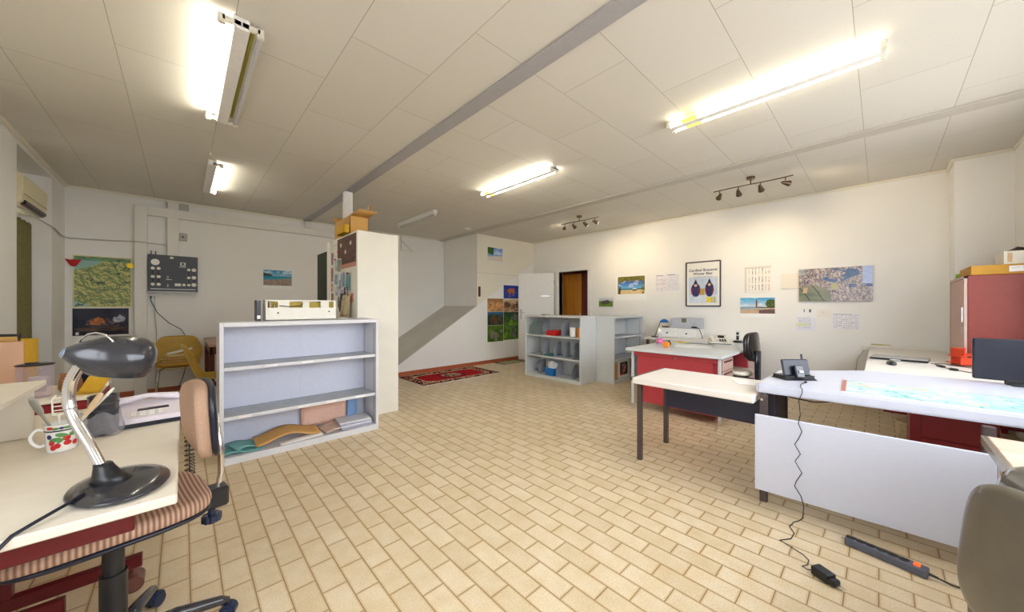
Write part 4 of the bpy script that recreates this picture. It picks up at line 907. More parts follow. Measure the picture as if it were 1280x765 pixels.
def desk_phone(label, loc, rz):
    t = thing('desk_telephone', label, 'telephone', loc, rz)
    P_ = [(-.10,0),(.10,0),(.10,.07),(.02,.05),(-.10,.025)]; k = 5
    vs = [(-.13, y, z) for y, z in P_]+[(.13, y, z) for y, z in P_]
    MB().add(vs, [list(range(k)), list(range(k,2*k))[::-1]]+[[i,(i+1)%k,k+(i+1)%k,k+i][::-1] for i in range(k)]).build('phone_body', PLASW, t)
    MB().box(-.135,.135,-.105,.105,-.0,.008,.002).build('base', BLACK, t)
    MB().loft([[(-.115+.03*0+cos(q)*.02, y, z+sin(q)*r_) for q in [i*pi/6 for i in range(12)]] for y, z, r_ in ((-.10,.045,.012),(-.09,.05,.022),(-.04,.07,.013),(.04,.09,.013),(.08,.09,.022),(.095,.09,.012))], M=Matrix.Translation((.03,0,0))).build('handset', PLASW, t)
    kp = MB()
    for i in range(3):
        for j in range(4): kp.box(.0+i*.03,.02+i*.03,-.08+j*.025,-.065+j*.025,.035+j*.004,.045+j*.006,.002)
    kp.build('keypad', DGREY, t)
    return t
desk_phone('cream desk telephone behind the grey keyboard on the red desk', (5.50,1.56,.752), -1.2)
dv = thing('answering_machine', 'small cream device with dark display behind the cream telephone', 'device', (5.93,1.66,.747))
MB().box(-.04,.04,-.07,.07,0,.10,.008).build('body', PLASW, dv); MB().box(-.043,-.038,-.055,.03,.03,.09,.002).build('display', DGREY, dv)
cp = thing('cordless_phone', 'cordless handset upright in its black charger on the side table', 'telephone', (5.90,1.43,.747))
MB().lathe([(0,0),(.06,0),(.062,.01),(.05,.025),(0,.03)], 24).build('charger', BLACK, cp)
MB().box(-.012,.012,-.024,.024,.02,.17,.006,seg=2).build('handset', SHELFM, cp); MB().box(-.014,-.012,-.016,.016,.11,.15,0).box(-.0135,-.012,-.016,.016,.04,.10,0).build('display', DGREY, cp)

# ============================================================ OFFICE CHAIRS
def office_chair(label, loc, rz, seat_z, b0, b1, bw, seatm, padm, shellm, back_y=-.235, seat_w=.47, seat_d=.50, post=True, legs0=.3, legr=.30, exp_=3.2, thick=.05, metal=BLACK, lean=.06, knob=True, name='office_chair', padz=.012, shk=1.01, wrap=.75):
    t = thing(name, label, 'chair', loc, rz); pw = .06 if shk > 1 else .11
    s_ = MB().pad(seat_w, seat_d, thick, exp_, lambda x, y: .02*(x/.24)**2-.012*max(0,(y/.25))**3, M=Matrix.Translation((0,0,seat_z-thick)))
    so_ = s_.build('seat', seatm, t)
    MB().pad(seat_w*.99, seat_d*.99, .02, exp_, lambda x, y: .02*(x/.24)**2, M=Matrix.Translation((0,0,seat_z-thick-.014))).build('seat_shell', shellm, t)
    h_ = b1-b0; zc = (b0+b1)/2
    Mb = Matrix.Translation((0, back_y, zc)) @ Matrix.Rotation(pi/2-lean, 4, 'X') @ Matrix.Rotation(pi, 4, 'Y')
    cv = lambda x, y: -.0+.9*x*x
    # local pad Z points to the sitter
    MB().pad(bw*(1 if shk > 1 else 1.24), h_, .045 if shk > 1 else .05, exp_ if shk > 1 else 3.6, lambda x, y: wrap*x*x, M=Mb @ Matrix.Translation((0,.0 if shk > 1 else -.022,padz))).build('backrest', padm, t)
    MB().pad(bw*(1.01 if shk > 1 else 1), h_*shk, .022 if shk > 1 else .055, exp_, lambda x, y: wrap*x*x, M=Mb @ Matrix.Translation((0,0 if shk > 1 else -.040,-.008))).build('backrest_shell', shellm, t)
    if post:
        MB().tube([(0,back_y-.012,zc),(0,back_y-.03,b0-.03),(0,back_y-.03,seat_z+.02),(0,back_y-.01,seat_z-.09),(0,back_y+.10,seat_z-.09)], .011).build('back_post', CHROME if metal is BLACK else metal, t)
        MB().box(-.035,.035,back_y-.05,back_y+.06,seat_z-.11,seat_z-.03,.008).build('bracket', metal, t)
        if knob:
            kn = MB()
            kn.cyl((0,back_y-.0,seat_z-.11),(0,back_y-.0,seat_z-.14),.012)
            for i in range(8): q = i*pi/4; kn.cyl((.022*cos(q),back_y+.022*sin(q),seat_z-.14),(.022*cos(q),back_y+.022*sin(q),seat_z-.165),.011,n=10)
            kn.cyl((0,back_y,seat_z-.138),(0,back_y,seat_z-.168),.026); kn.build('adjusting_knob', CASTB, t)
    else:
        MB().loft([[(x, back_y+(.005 if shk < 1 else -.02)+dy, z) for x, dy in ((-pw*k,-.012),(pw*k,-.012),(pw*k,.012),(-pw*k,.012))] for z, k in ((b0+(.12 if shk > 1 else .04),1.0),(b0-.02,1.0),(seat_z-.05,.9),(seat_z-.09,.8))]).box(-.05,.05,back_y-.03,.08,seat_z-.11,seat_z-.08,.004).build('back_post', metal, t)
    MB().box(-.09,.09,-.09,.09,seat_z-thick-.05,seat_z-thick-.012,.008).build('mechanism', metal, t)
    MB().cyl((0,0,.10),(0,0,seat_z-.22),.034).cyl((0,0,seat_z-.24),(0,0,seat_z-.10),.027).cyl((0,0,.06),(0,0,.14),.045).build('column', metal, t)
    for i in range(5):
        q = legs0+i*2*pi/5; c_, n_ = cos(q), sin(q)
        lg = MB().tube([(c_*.03,n_*.03,.115),(c_*legr*.5,n_*legr*.5,.112),(c_*legr*.92,n_*legr*.92,.085),(c_*legr,n_*legr,.072)], .018, rs=(.026,.023,.018,.014), n=10).build('leg', DGREY if metal is BLACK else metal, t)
        Mc = Matrix.Translation((c_*legr,n_*legr,0)) @ Rz(q+1.1)
        sub('caster', MB().cyl((-.024,0,.027),(-.006,0,.027),.026,M=Mc).cyl((.006,0,.027),(.024,0,.027),.026,M=Mc).cyl((0,0,.03),(0,0,.075),.008,M=Mc).cyl((-.018,0,.034),(.018,0,.034),.029,M=Mc), CASTB, lg)
    return t
lc = office_chair('tan-upholstered office chair with ribbed seat tucked under the left desk', (-.175,1.83,0), 1.70, .575, .695, .985, .35, TANS, TAN, NAVY, back_y=-.262, legs0=.03-1.70+.0, legr=.31, seat_w=.46, seat_d=.50)
office_chair('black shiny swivel chair pushed in at the far red desk', (4.93,1.27,0), radians(-8), .50, .63, .97, .34, CREAM, mat('black vinyl',(30,26,28),.25,coat=.4), mat('black vinyl',(30,26,28),.25,coat=.4), back_y=-.27, seat_w=.42, seat_d=.42, legs0=.9, knob=False, post=False, metal=NAVY)
# right foreground chair: tall taupe shell
rc = office_chair('taupe vinyl desk chair in the lower right corner beside the oak table', (1.475,-.44,0), -2.498, 0.50, .51, .925, .44, VINYL, mat('glossy grey vinyl',(120,116,108),.14,coat=.8), VINYL, back_y=-.24, legs0=.5, post=False, metal=NAVY, exp_=3.6, lean=.13, padz=.075, shk=.84, wrap=1.0)

# ============================================================ LEFT DESK
ld = thing('office_desk', 'cream-topped desk with maroon steel frame at the lower left', 'desk', (-.45, 2.2, 0))
MB().box(-.93,-.012,1.435,2.98,.692,.72,.004).build('desktop', CREAM, ld, world=True)
for y in (1.46, 2.86): MB().box(-.90,-.10,y,y+.04,.64,.690,.003).build('apron_rail', MAROON, ld, world=True)
for y in (2.32,):
    MB().box(-.88,-.134,y-.02,y+.02,.10,.15,.003).build('base_bar', MAROON, ld, world=True)
    for x in (-.16,-.86): MB().cyl((x-.0,y-.035,.036),(x,y+.045,.036),.034).cyl((x,y,.05),(x,y,.10),.012).build('foot', BROWNC, ld, world=True)
    MB().box(-.62,-.58,y-.02,y+.02,.15,.69,.003).box(-.52,-.48,y-.02,y+.02,.15,.69,.003).build('leg', MAROON, ld, world=True)
MB().box(-.90,-.30,1.95,1.98,.20,.26,.003).box(-.90,-.45,1.95,1.97,.30,.60,.003).build('stretcher', MAROON, ld, world=True)
MB().box(-.56,-.5,1.46,1.5,.05,.64,.003).box(-.90,-.2,1.455,1.505,0.0,.05,.003).build('leg', MAROON, ld, world=True)
rs = thing('desk_riser', 'cream raised shelf standing on the left edge of the cream desk', 'riser', (-.70, 2.2, .722))
MB().box(-.925,-.45,1.80,2.60,.922,.945,.003).build('top_board', CREAM, rs, world=True)
MB().box(-.92,-.462,2.47,2.49,.722,.921,.002).build('end_board', CREAM, rs, world=True)
MB().box(-.92,-.90,1.82,2.468,.722,.921,.002).build('back_board', CREAM, rs, world=True)
single('round_dish', MB().lathe([(0,0),(.05,0),(.054,.006),(.054,.028),(.056,.032),(.056,.05),(.052,.054),(0,.054)], 32), PLASW, 'white round lidded dish at the left end of the raised shelf', 'dish', (-.62,2.17,.946))
# mug with utensils
mg = thing('enamel_mug', 'white mug with cherry pattern holding utensils on the left desk', 'mug', (-.343,2.19,.721))
MB().lathe([(0,0),(.036,0),(.039,.004),(.041,.07),(.0435,.102),(.045,.104),(.042,.106),(.039,.07),(.036,.008),(0,.008)], 40).build('cup', mat('white glazed ceramic',(244,243,240),.15,coat=.6), mg)
MB().lathe([(.0422,.080),(.0424,.080),(.0428,.085),(.0426,.085)], 40).build('rim_band', BLACK, mg)
Ml = Rz(2.38+.2)   # handle towards camera left
MB().tube(smooth([(.041,0,.085),(.058,0,.090),(.072,0,.07),(.068,0,.045),(.052,0,.026),(.038,0,.030)]), .0055, M=Rz(3.25)).build('handle', mat('white glazed ceramic',(244,243,240),.15), mg)
def decal(items, nm, m):
    d = MB()
    for ang, z, a_, b_, rot in items:
        a_ *= .8
        r_ = .041; vs = []; k = 14
        for i in range(k):
            q = 2*pi*i/k; x, y = a_*cos(q), b_*sin(q); x, y = x*cos(rot)-y*sin(rot), x*sin(rot)+y*cos(rot)
            A_ = ang+x/r_; rr = .0395+.0035*((z+y)/.10)+.0010; vs.append((rr*cos(A_), rr*sin(A_), z+y))
        d.add(vs, [list(range(k))], 0, False)
    d.build(nm, m, mg)
f0 = -1.42   # direction facing the camera from the mug
decal([(f0-.5,.020,.010,.010,0),(f0-.25,.026,.011,.010,0),(f0+.05,.018,.0,.0,0),(f0+.35,.034,.013,.010,.2),(f0+.30,.052,.013,.010,0),(f0-.6,.038,.010,.009,0),(f0-.7,.095,.012,.006,0),(f0+.9,.03,.012,.010,0),(f0+1.2,.05,.012,.01,0)], 'cherry_print', REDP)
decal([(f0-.4,.050,.020,.008,.3),(f0+.0,.066,.020,.008,-.3),(f0-.05,.045,.016,.005,.8),(f0+.7,.066,.016,.008,.4),(f0-.35,.092,.012,.005,.1),(f0+.3,.093,.012,.005,-.1),(f0+1.1,.07,.015,.007,.2)], 'leaf_print', mat('leaf green',(96,150,84),.4))
decal([(f0-.75,.062,.009,.009,0),(f0+.0,.093,.008,.005,0)], 'plum_print', mat('plum blue',(64,50,110),.4))
decal([(f0+.85,.093,.014,.006,0)], 'lemon_print', mat('lemon yellow',(236,214,60),.4))
R_ = Vector((.7266,-.687,0)); F_ = Vector((.687,.7266,0)); U_ = Vector((0,0,1))
def utensil(nm, label, p, q, w0, w1, th, m, slots=False):
    """flat handle from p to q then blade"""
    p, q = Vector(p), Vector(q); d = (q-p).normalized(); s_ = d.cross(F_).normalized(); mb = MB(); n_ = d.cross(s_)
    def ring(c, w_): return [c+s_*w_*cos(k*pi/4)+n_*th*sin(k*pi/4) for k in range(8)]
    L_ = (q-p).length
    prof = [(0,w0),(.55,w0),(.62,w0*1.3),(.72,w1),(.92,w1),(1,w1*.55)]
    mb.loft([ring(p+d*L_*t_, w_) for t_, w_ in prof])
    o = mb.build(nm, m, loc=tuple(p)); tag(o, label, 'utensil'); return o
mc = Vector((-.343,2.19,.738))
utensil('plastic_spatula', 'grey plastic spatula leaning left in the cherry mug', mc+R_*.005, mc-R_*.075+F_*-.035+U_*.195, .006, .017, .003, mat('grey beige plastic',(168,164,152),.4))
utensil('wooden_spoon', 'small wooden spoon leaning right in the cherry mug', mc-R_*.01+F_*.01, mc+R_*.075+U_*.185+F_*.07, .005, .014, .004, mat('pale spoon wood',(214,180,140),.6))
utensil('dish_brush', 'pale brush handle sticking out to the right of the cherry mug', mc-R_*.015-F_*.01, mc+R_*.09+U_*.200+F_*.10, .005, .007, .004, PLASW)
sl = thing('slotted_spatula', 'white slotted spatula upright in the cherry mug', 'utensil', tuple(mc))
m_ = MB(); m_.cyl((0,0,0),tuple(U_*.12-R_*.012),.004)
for k in range(5): c_ = U_*(.12+.016*k)-R_*(.012); m_.box(-.017,.017,-.002,.002,-.002,.002,.001,M=Matrix.Translation(c_) @ Rz(.10))
for s_ in (-1, 1): X_ = Vector((.995,.10,0)); m_.tube([U_*.115-R_*.012, U_*.12-R_*.012+X_*s_*.014, U_*.18-R_*.012+X_*s_*.016, U_*.195-R_*.012+X_*s_*.006], .0028)
m_.build('blade', PLASW, sl)
# stacked black bowls with a plastic bag around the lower ones
bz = .721
def bowl(): return MB().lathe([(0,0),(.040,0),(.044,.005),(.0455,.012),(.046,.044),(.0475,.047),(.0475,.052),(.0455,.053),(.0435,.045),(.042,.014),(0,.008)], 36)
pb = None
for i in range(5):
    lb = ['lowest bowl of the black stack, wrapped in clear plastic','second black bowl from the bottom of the stack','third black bowl from the bottom of the stack','fourth black bowl, just under the top one','top black bowl of the stack behind the lamp'][i]
    if pb is None: pb = bowl().build('stacking_bowl', mat('glossy black ceramic',(26,30,46),.15,coat=.6)); o = pb
    else: o = pb.copy(); C.objects.link(o)
    o.location = (-.252,2.335,bz+i*.029); tag(o, lb, 'bowl', 'black bowls stacked on the left desk')
random.seed(3)
bgm = MB()
def bagf(u, v):
    a_ = u*2*pi; r_ = (.058+.005*sin(5*a_+3*v)+.008*vn(u*9, v*5, 2))*(1-.12*v) + .004*vn(u*30,v*12,4)
    return (r_*cos(a_), r_*sin(a_)*1.0, .001+.095*v+.012*sin(4*a_+1))
bgm.sheet(lambda u, v: (bagf(u,v)[0], bagf(u,v)[1], max(.002, bagf(u,v)[2])), 56, 10, .0008)
tag(bgm.build('plastic_bag', BAG), 'crumpled clear plastic bag around the foot of the black bowls', 'bag').location = (-.257,2.325,.7215)
# telephone with coiled cord
tp = thing('desk_telephone', 'pale lilac desk telephone with black underside on the left desk', 'telephone', (-.120,2.46,.721), .03)
def wedge(x0_, x1_, prof, nm, m, par):
    k = len(prof); vs = [(x0_, y, z) for y, z in prof]+[(x1_, y, z) for y, z in prof]
    return MB().add(vs, [list(range(k)), list(range(k,2*k))[::-1]]+[[k+i,k+(i+1)%k,(i+1)%k,i] for i in range(k)]).build(nm, m, par)
wedge(-.11,.11,[(-.11,.001),(.11,.001),(.11,.045),(-.11,.018)], 'base', NAVY, tp)
wedge(-.112,.112,[(-.112,.020),(.112,.047),(.112,.085),(.03,.07),(-.112,.042)], 'phone_body', LAVW, tp)
hb_ = MB().loft([[(x, .06+cos(q)*.024, z+sin(q)*r_) for q in [i*pi/6 for i in range(12)]] for x, z, r_ in ((-.125,.092,.006),(-.12,.095,.018),(-.07,.100,.016),(0,.112,.011),(.07,.100,.016),(.105,.092,.018),(.11,.09,.008))]).build('handset', LAVW, tp)
MB().box(-.04,.07,-.03,.02,.056,.064,.003).build('display', DGREY, tp)
kp = MB()
for i in range(4):
    for j in range(3): kp.box(-.06+i*.03,-.04+i*.03,-.095+j*.02,-.082+j*.02,.047+j*.003,.054+j*.003,.002)
kp.build('keypad', PLASW, tp)
coil = [];N_ = 520; path = [(.0,2.50,.79),(.02,2.47,.775),(.025,2.42,.74),(.028,2.36,.66),(.032,2.32,.55),(.034,2.30,.47),(.028,2.31,.43),(.015,2.35,.47),(.015,2.38,.60),(.012,2.42,.70)]
def pl(path, t):
    x = t*(len(path)-1); i = min(int(x), len(path)-2); f = x-i; return Vector(path[i])*(1-f)+Vector(path[i+1])*f
for i in range(N_): t_ = i/(N_-1); c_ = pl(path, t_); q = t_*2*pi*52; coil.append(c_+Vector((cos(q)*.009, sin(q)*.009*.7, sin(q)*.006)))
co_ = MB().tube(coil, .0022, n=5).build('coiled_cord', BLACK, tp, world=True)

# ============================================================ READING LAMP on the left desk
def cfp(lat, dep, z): return Vector((dep*F_.x+lat*R_.x, dep*F_.y+lat*R_.y, z))  # point from camera-frame offset and depth; lamp neck and handle use image pixels
rl = thing('reading_lamp', 'anthracite bullet-shaded reading lamp with chrome gooseneck on the left desk', 'lamp', (-.145,1.62,.7205))
el = Matrix.Translation((-.140,1.614,.7205)) @ Rz(.15)
MB().lathe([(0,0),(.096,0),(.106,.004),(.110,.010),(.107,.015),(.08,.021),(0,.023)], 56, M=el @ Matrix.Diagonal((1.0,1.40,1,1))).build('base', DGREY, rl, world=True)
cb0 = cfp(-1.262,1.075,.74)
MB().loft([[cb0+R_*(cx_+r_*cos(q))+F_*(r_*.8*sin(q))+U_*z for q in [i*pi/10 for i in range(20)]] for cx_, r_, z in ((.028,.052,0),(.012,.036,.022),(.002,.026,.045),(-.002,.023,.055))]).build('neck_socket', BLACK, rl, world=True)
nk = [cfp(640 and (px-640)/435*1.075, 1.075, CAMH-(py-382.5)*1.075/435) for px, py in ((132,594),(124,577),(113,558),(101,538),(93,524),(88.5,512),(86,500),(86,488),(89,476),(95,464),(101,455),(104,449))]
nk = smooth(nk[::2]+[nk[-1]], 14)
MB().tube(nk[:36], .0135, n=18).build('neck_tube', CHROME, rl, world=True)
fine = nk[35:]
MB().tube(fine, .0145, n=18, rs=[.0152 if (i % 2) else .0134 for i in range(len(fine))]).build('gooseneck', CHROME, rl, world=True)
# shade: ovoid bullet, axis slightly tipped down to the right
P0 = cfp(-1.368,1.06,1.138); ax_ = (R_*.62+U_*(-.25)+F_*.72).normalized(); sx_ = ax_.cross(F_).normalized(); sy_ = ax_.cross(sx_)
prof = [(.001,-.002),(.014,-.001),(.021,.005),(.033,.020),(.047,.042),(.060,.066),(.070,.092),(.076,.120),(.078,.142),(.074,.165),(.062,.186),(.038,.200),(.001,.205)]
def shade(sc, flip=False):
    b = bmesh.new(); rings = []
    for r_, z in prof: rings.append([b.verts.new(P0+ax_*(.10+(z-.10)*sc)+(sx_*cos(2*pi*i/56)+sy_*sin(2*pi*i/56))*(r_*sc)) for i in range(56)])
    for j_ in range(len(rings)-1):
        for i in range(56): b.faces.new([rings[j_][i], rings[j_][(i+1) % 56], rings[j_+1][(i+1) % 56], rings[j_+1][i]])
    pc = P0+ax_*.11-U_*.056; pn = (-U_*.93-ax_*.22+F_*.10).normalized()
    bmesh.ops.bisect_plane(b, geom=b.verts[:]+b.edges[:]+b.faces[:], plane_co=pc, plane_no=pn, clear_outer=True)
    if flip: bmesh.ops.reverse_faces(b, faces=b.faces[:])
    return b
MB().bm(shade(1), smooth=True).build('lamp_shade', DGREY, rl, world=True)
MB().bm(shade(.975, True), smooth=True).build('shade_lining', mat('cream enamel lining',(222,212,190),.4), rl, world=True)
MB().loft([[P0+ax_*z+(sx_*cos(q)+sy_*sin(q))*r_ for q in [i*pi/8 for i in range(16)]] for r_, z in ((.001,-.006),(.012,-.004),(.0185,.002),(.021,.008))]).build('nose_cap', mat('pale blue grey metal',(140,150,170),.2,.6), rl, world=True)
MB().lathe([(0,0),(.026,.01),(.03,.03),(.026,.05),(0,.06)], 24, M=Matrix.Translation(P0+ax_*.09) @ ax_.to_track_quat('Z','Y').to_matrix().to_4x4()).build('bulb', mat('frosted bulb',(240,238,230),.3), rl, world=True)
for zz in (.055,.075,.095): pass
MB().tube([cfp((px-640)/435*1.09, 1.09, CAMH-(py-382.5)*1.09/435) for px, py in ((98,432),(101,424),(110,418),(120,416),(130,418),(138,423),(142,428))], .0028).build('carry_handle', CHROME, rl, world=True)
MB().tube([P0+ax_*(.075+.008*k)+U_*(-.008)+(R_*-.74-F_*.64).normalized()*0+Vector((.09,-.99,0))*(.054+.002*k)+U_*(-.003*sin(k/4*pi)) for k in range(5)], .003).build('vent_slot', BLACK, rl, world=True)
MB().tube([(-.205,1.56,.745),(-.235,1.52,.738),(-.27,1.475,.732),(-.30,1.44,.725),(-.33,1.415,.69),(-.36,1.385,.62),(-.40,1.36,.50)], .0045).build('power_cord', NAVY, rl, world=True)

# ============================================================ BEHIND THE LEFT DESK
rcab = thing('red_drawer_unit', 'low dark red drawer unit with pale top behind the cream desk', 'drawers', (-.68, 3.35, 0))
MB().box(-.97,-.36,3.06,3.60,.04,.755,.004).build('body', DRED, rcab, world=True)
MB().box(-.972,-.355,3.04,3.605,.756,.775,.003).build('top', CREAM, rcab, world=True)
for a_, b_ in ((.60,.745),(.40,.59),(.20,.39)):
    dd = MB().box(-.955,-.375,3.045,3.06,a_,b_,.003).build('drawer', DRED, rcab, world=True)
    MB().tube([(-.50,3.045,b_-.06),(-.50,3.03,b_-.062),(-.58,3.03,b_-.062),(-.58,3.045,b_-.06)], .005).build('drawer_handle', MAROON, rcab, world=True)
for x in (-.93,-.40): MB().box(x-.02,x+.02,3.10,3.56,0,.04,.002).build('plinth', BLACK, rcab, world=True)
kb = thing('parcel_box', 'pinkish cardboard shipping box with printed oval stamp at the far left', 'box', (-.89,3.55,.776))
Wk = MB(); walls(Wk, .44, .10, .31, .005); Wk = MB()
def carton(w_, d_, h_, m, par):
    walls(MB(), w_, d_, h_, .005).build('carton', m, par)
MB().box(-.22,.22,-.145,-.140,0,.30,0).build('front_side', KRAFTP, kb)
walls(MB(), .44, .28, .30, .005).build('carton', KRAFTY, kb)
MB().sheet(lambda u,v: (-.22+.42*u, -.145-.012*v, .298+.03*v), 2, 2, .004).build('flap', KRAFT, kb)
st_ = MB(); 
ring = [(.10+.034*cos(q), -.147, .215+.017*sin(q)) for q in [i*pi/12 for i in range(24)]]; st_.tube(ring, .0012, n=4, closed=True)
ring = [(.10+.022*cos(q), -.147, .215+.011*sin(q)) for q in [i*pi/12 for i in range(24)]]; st_.tube(ring, .001, n=4, closed=True)
st_.box(.067,.133,-.1475,-.146,.243,.245,0).box(.067,.133,-.1475,-.146,.184,.187,0).build('oval_stamp', mat('brown ink',(120,80,62),.8), kb)
text_mb('SS', .02, Matrix.Translation((.10,-.1465,.215)) @ MY, .0004).build('stamp_letters', mat('brown ink',(120,80,62),.8), kb)
for i in range(5):
    MB().sheet(lambda u,v,i=i: (-.14+.06*i+.09*u, -.09+.05*(i % 3)+.01*sin(u*6), .20+.14*v-.02*u*(i%2)), 4, 3, .001).build('loose_paper', PAPER if i % 4 else BLACK, kb)
cj = thing('clear_container', 'clear round plastic container with black lid behind the raised shelf', 'container', (-.59,3.19,.776))
MB().lathe([(0,0),(.062,0),(.065,.006),(.065,.175),(.062,.175),(.061,.008),(0,.006)], 40).build('jar', PLAST, cj)
MB().lathe([(0,.178),(.03,.178),(.066,.178),(.069,.183),(.06,.187),(.03,.189),(0,.188)], 40).cyl((-.01,0,.188),(-.01,0,.194),.024).build('lid', BLACK, cj)
single('white_tub', MB().lathe([(0,0),(.025,0),(.038,.085),(.036,.085),(.023,.004),(0,.004)], 24), PLASW, 'white tapering tub beside the clear container', 'tub', (-.62,3.42,.776))
single('snack_bag', MB().loft([[(w_*cos(q)+.004*sin(3*q), .028*s2*sin(q), z) for q in [i*pi/8 for i in range(16)]] for z, w_, s2 in ((0,.03,.6),(.03,.045,1.1),(.07,.042,1),(.10,.034,.4),(.115,.038,.1))]), mat('brown snack wrapper',(150,96,50),.35,var=.4,scale=40), 'brown wrapper bag left of the lamp neck', 'bag', (-.475,3.24,.776))
mo = thing('small_monitor', 'small black screen standing behind the reading lamp', 'screen', (-.42,3.36,.776))
MB().box(-.062,.062,-.01,.03,.01,.155,.004).box(-.04,.04,-.03,.04,0,.012,.002).build('casing', NAVY, mo); MB().box(.063,.078,-.012,.02,.0,.12,.001).build('side_strip', PAPER, mo)
single('yellow_folder', MB().sheet(lambda u,v: (-.05+.09*u+.05*v, .0-.03*v, .001+.10*v), 4, 4, .01), KRAFTY, 'yellow cardboard wedge leaning beside the small black screen', 'carton', (-.30-.09,3.12,.776))
single('clear_wrap', MB().sheet(lambda u,v: (.07*u-.03+.004*sin(v*9), .06*v, .004+.03*vn(u*6,v*6,4)+.02*u*v), 14, 14, .0008), BAG, 'crumpled wrap lying beside the telephone', 'wrap', (-.21,2.50,.722))

# ============================================================ MUSTARD SHELL CHAIRS & DARK TABLE
def shell_chair(label, loc, rz, m, nest=0):
    t = thing('shell_chair', label, 'chair', loc, rz, 'mustard shell chairs by the back wall')
    def f(u, v):
        x = (u-.5)*2
        if v < .5:
            w_ = .235; y = .22-.40*(v/.5); z = .44-.02*sin(v/.5*pi)+.0
        else:
            k = (v-.5)/.5; w_ = .235+.035*sin(k*pi)-.025*k; y = -.18-.10*k-.03*sin(k*pi/2); z = .44+.40*k
        lift = .035*abs(x)**3*(1 if v < .5 else max(0,1-(v-.5)*4)); fw = .06*abs(x)**2.5*min(1,max(0,(v-.4)*5))*(1-.3*v)
        q = abs(x)
        zz = z+lift-.05*q**6*max(0,(v-.8)*5)
        return (x*w_, y+fw, zz)
    MB().sheet(f, 20, 28, -.008).build('seat_shell', m, t)
    for sx in (-1, 1):
        for sy in (-1, 1):
            MB().tube([(sx*.13,sy*.11-.02,.425),(sx*.19,sy*.17-.02,.39),(sx*.225,sy*.215-.02,.01)], .009).build('leg', CHROME, t)
    MB().tube([(-.15,.12,.40),(.15,.12,.40)], .006).tube([(-.15,-.16,.40),(.15,-.16,.40)], .006).build('crossbar', CHROME, t)
    return t
c1_ = shell_chair('mustard shell chair facing the room with papers on its seat', (-.05,6.86,0), pi, MUST)
c2_ = dup(c1_, (.30,5.54,0), -pi/2+.1, 'paler mustard shell chair seen from the side beside the dark table')
c2_.children[0].data = c2_.children[0].data.copy(); c2_.children[0].data.materials[0] = MUST2
cs = single('seat_cushion', MB().pad(.40,.38,.03,3.5,M=Matrix.Translation((0,0,0))), mat('dull gold fabric',(196,150,60),.9), 'flat gold cushion on the front mustard chair', 'cushion', (-.05,6.83,.452))
for i in range(6):
    single('paper_stack', MB().box(-.14,.14,-.10,.10,0,.016,.002,M=Rz(.3*((i*7) % 3-1))@Matrix.Rotation(0,4,'X')), [KRAFT, mat('tan paper',(214,186,130),.8)][i % 2],
      ['bottom envelope of the pile on the mustard chair','second envelope from the bottom on the chair','third envelope from the bottom on the chair','fourth envelope, above the middle of the pile','fifth envelope, second from the top of the pile','top envelope of the pile on the mustard chair'][i], 'envelope', (-.07+.012*(i % 3),6.83,.484+i*.018), 'envelopes piled on the mustard chair')
single('rolled_paper', MB().cyl((-.13,0,.0),(.13,.03,.06),.016), PAPER, 'rolled white paper lying across the envelopes on the mustard chair', 'paper roll', (-.03,6.80,.61))
dt = thing('dark_table', 'small dark red-brown wooden table between mustard chairs and left shelf', 'table', (.55,6.4,0))
MB().box(.235,.95,5.83,7.2,.76,.79,.003).build('tabletop', wood_mat('light brown table top',(150,110,90),(170,130,108)), dt, world=True)
MB().box(.25,.93,5.85,5.875,.66,.759,.002).box(.25,.275,5.85,7.18,.66,.759,.002).build('apron', DWOOD, dt, world=True)
for x in (.27,.91):
    for y in (5.87,7.16): MB().box(x-.025,x+.025,y-.025,y+.025,0,.66,.003).build('leg', DWOOD, dt, world=True)
MB().box(.295,.885,5.86,5.88,.25,.30,.002).build('stretcher', DWOOD, dt, world=True)

# ============================================================ RIGHT HAND DESKS
stb = thing('side_desk', 'narrow cream-topped table on dark steel legs in the middle of the room', 'table', (3.0,.97,0))
MB().box(2.70,3.33,.565,1.41,.64,.692,.010,seg=2).build('tabletop', mat('cream white laminate',(238,230,222),.35,var=.01), stb, world=True)
for x, y in ((2.775,1.378),(3.291,1.378),(3.291,.60)):
    MB().box(x-.018,x+.018,y-.018,y+.018,0,.639,.002).build('leg', BROWNM, stb, world=True)
MB().box(2.70,3.33,1.412,1.428,.665,.69,.002).build('edge_rail', BROWNM, stb, world=True)
MB().box(3.262,3.275,.53,1.37,.35,.638,.002).build('modesty_panel', DARKB, stb, world=True)
wd = thing('white_desk', 'large white corner desk with hanging white front panel on the right', 'desk', (3.2,0,0))
poly = [(2.785,.562),(2.80,.575),(3.47,.56),(3.96,.09),(4.0,-.44),(3.98,-.86),(2.885,-.86),(2.785,.545)]
b_ = bmesh.new(); vv = [b_.verts.new((x,y,.705)) for x, y in poly]; fc = b_.faces.new(vv); r_ = bmesh.ops.extrude_face_region(b_, geom=[fc]); bmesh.ops.translate(b_, verts=[v for v in r_['geom'] if isinstance(v, bmesh.types.BMVert)], vec=(0,0,.06))
bmesh.ops.recalc_face_normals(b_, faces=b_.faces[:]); bmesh.ops.bevel(b_, geom=b_.edges[:], offset=.009, segments=2, affect='EDGES')
MB().bm(b_).build('desktop', DESKW, wd, world=True)
Mp = Matrix.Translation((2.685,.555,0)) @ Rz(-pi/2+.07)
MB().box(0,.93,-.010,.010,.106,.585,.003,M=Mp).build('front_panel', DESKW, wd, world=True)
for x, y in ((2.775,.525),(2.82,-.36),(3.45,.52)):
    MB().box(x-.02,x+.02,y-.02,y+.02,0,.70,.002).build('leg', BROWNM, wd, world=True)
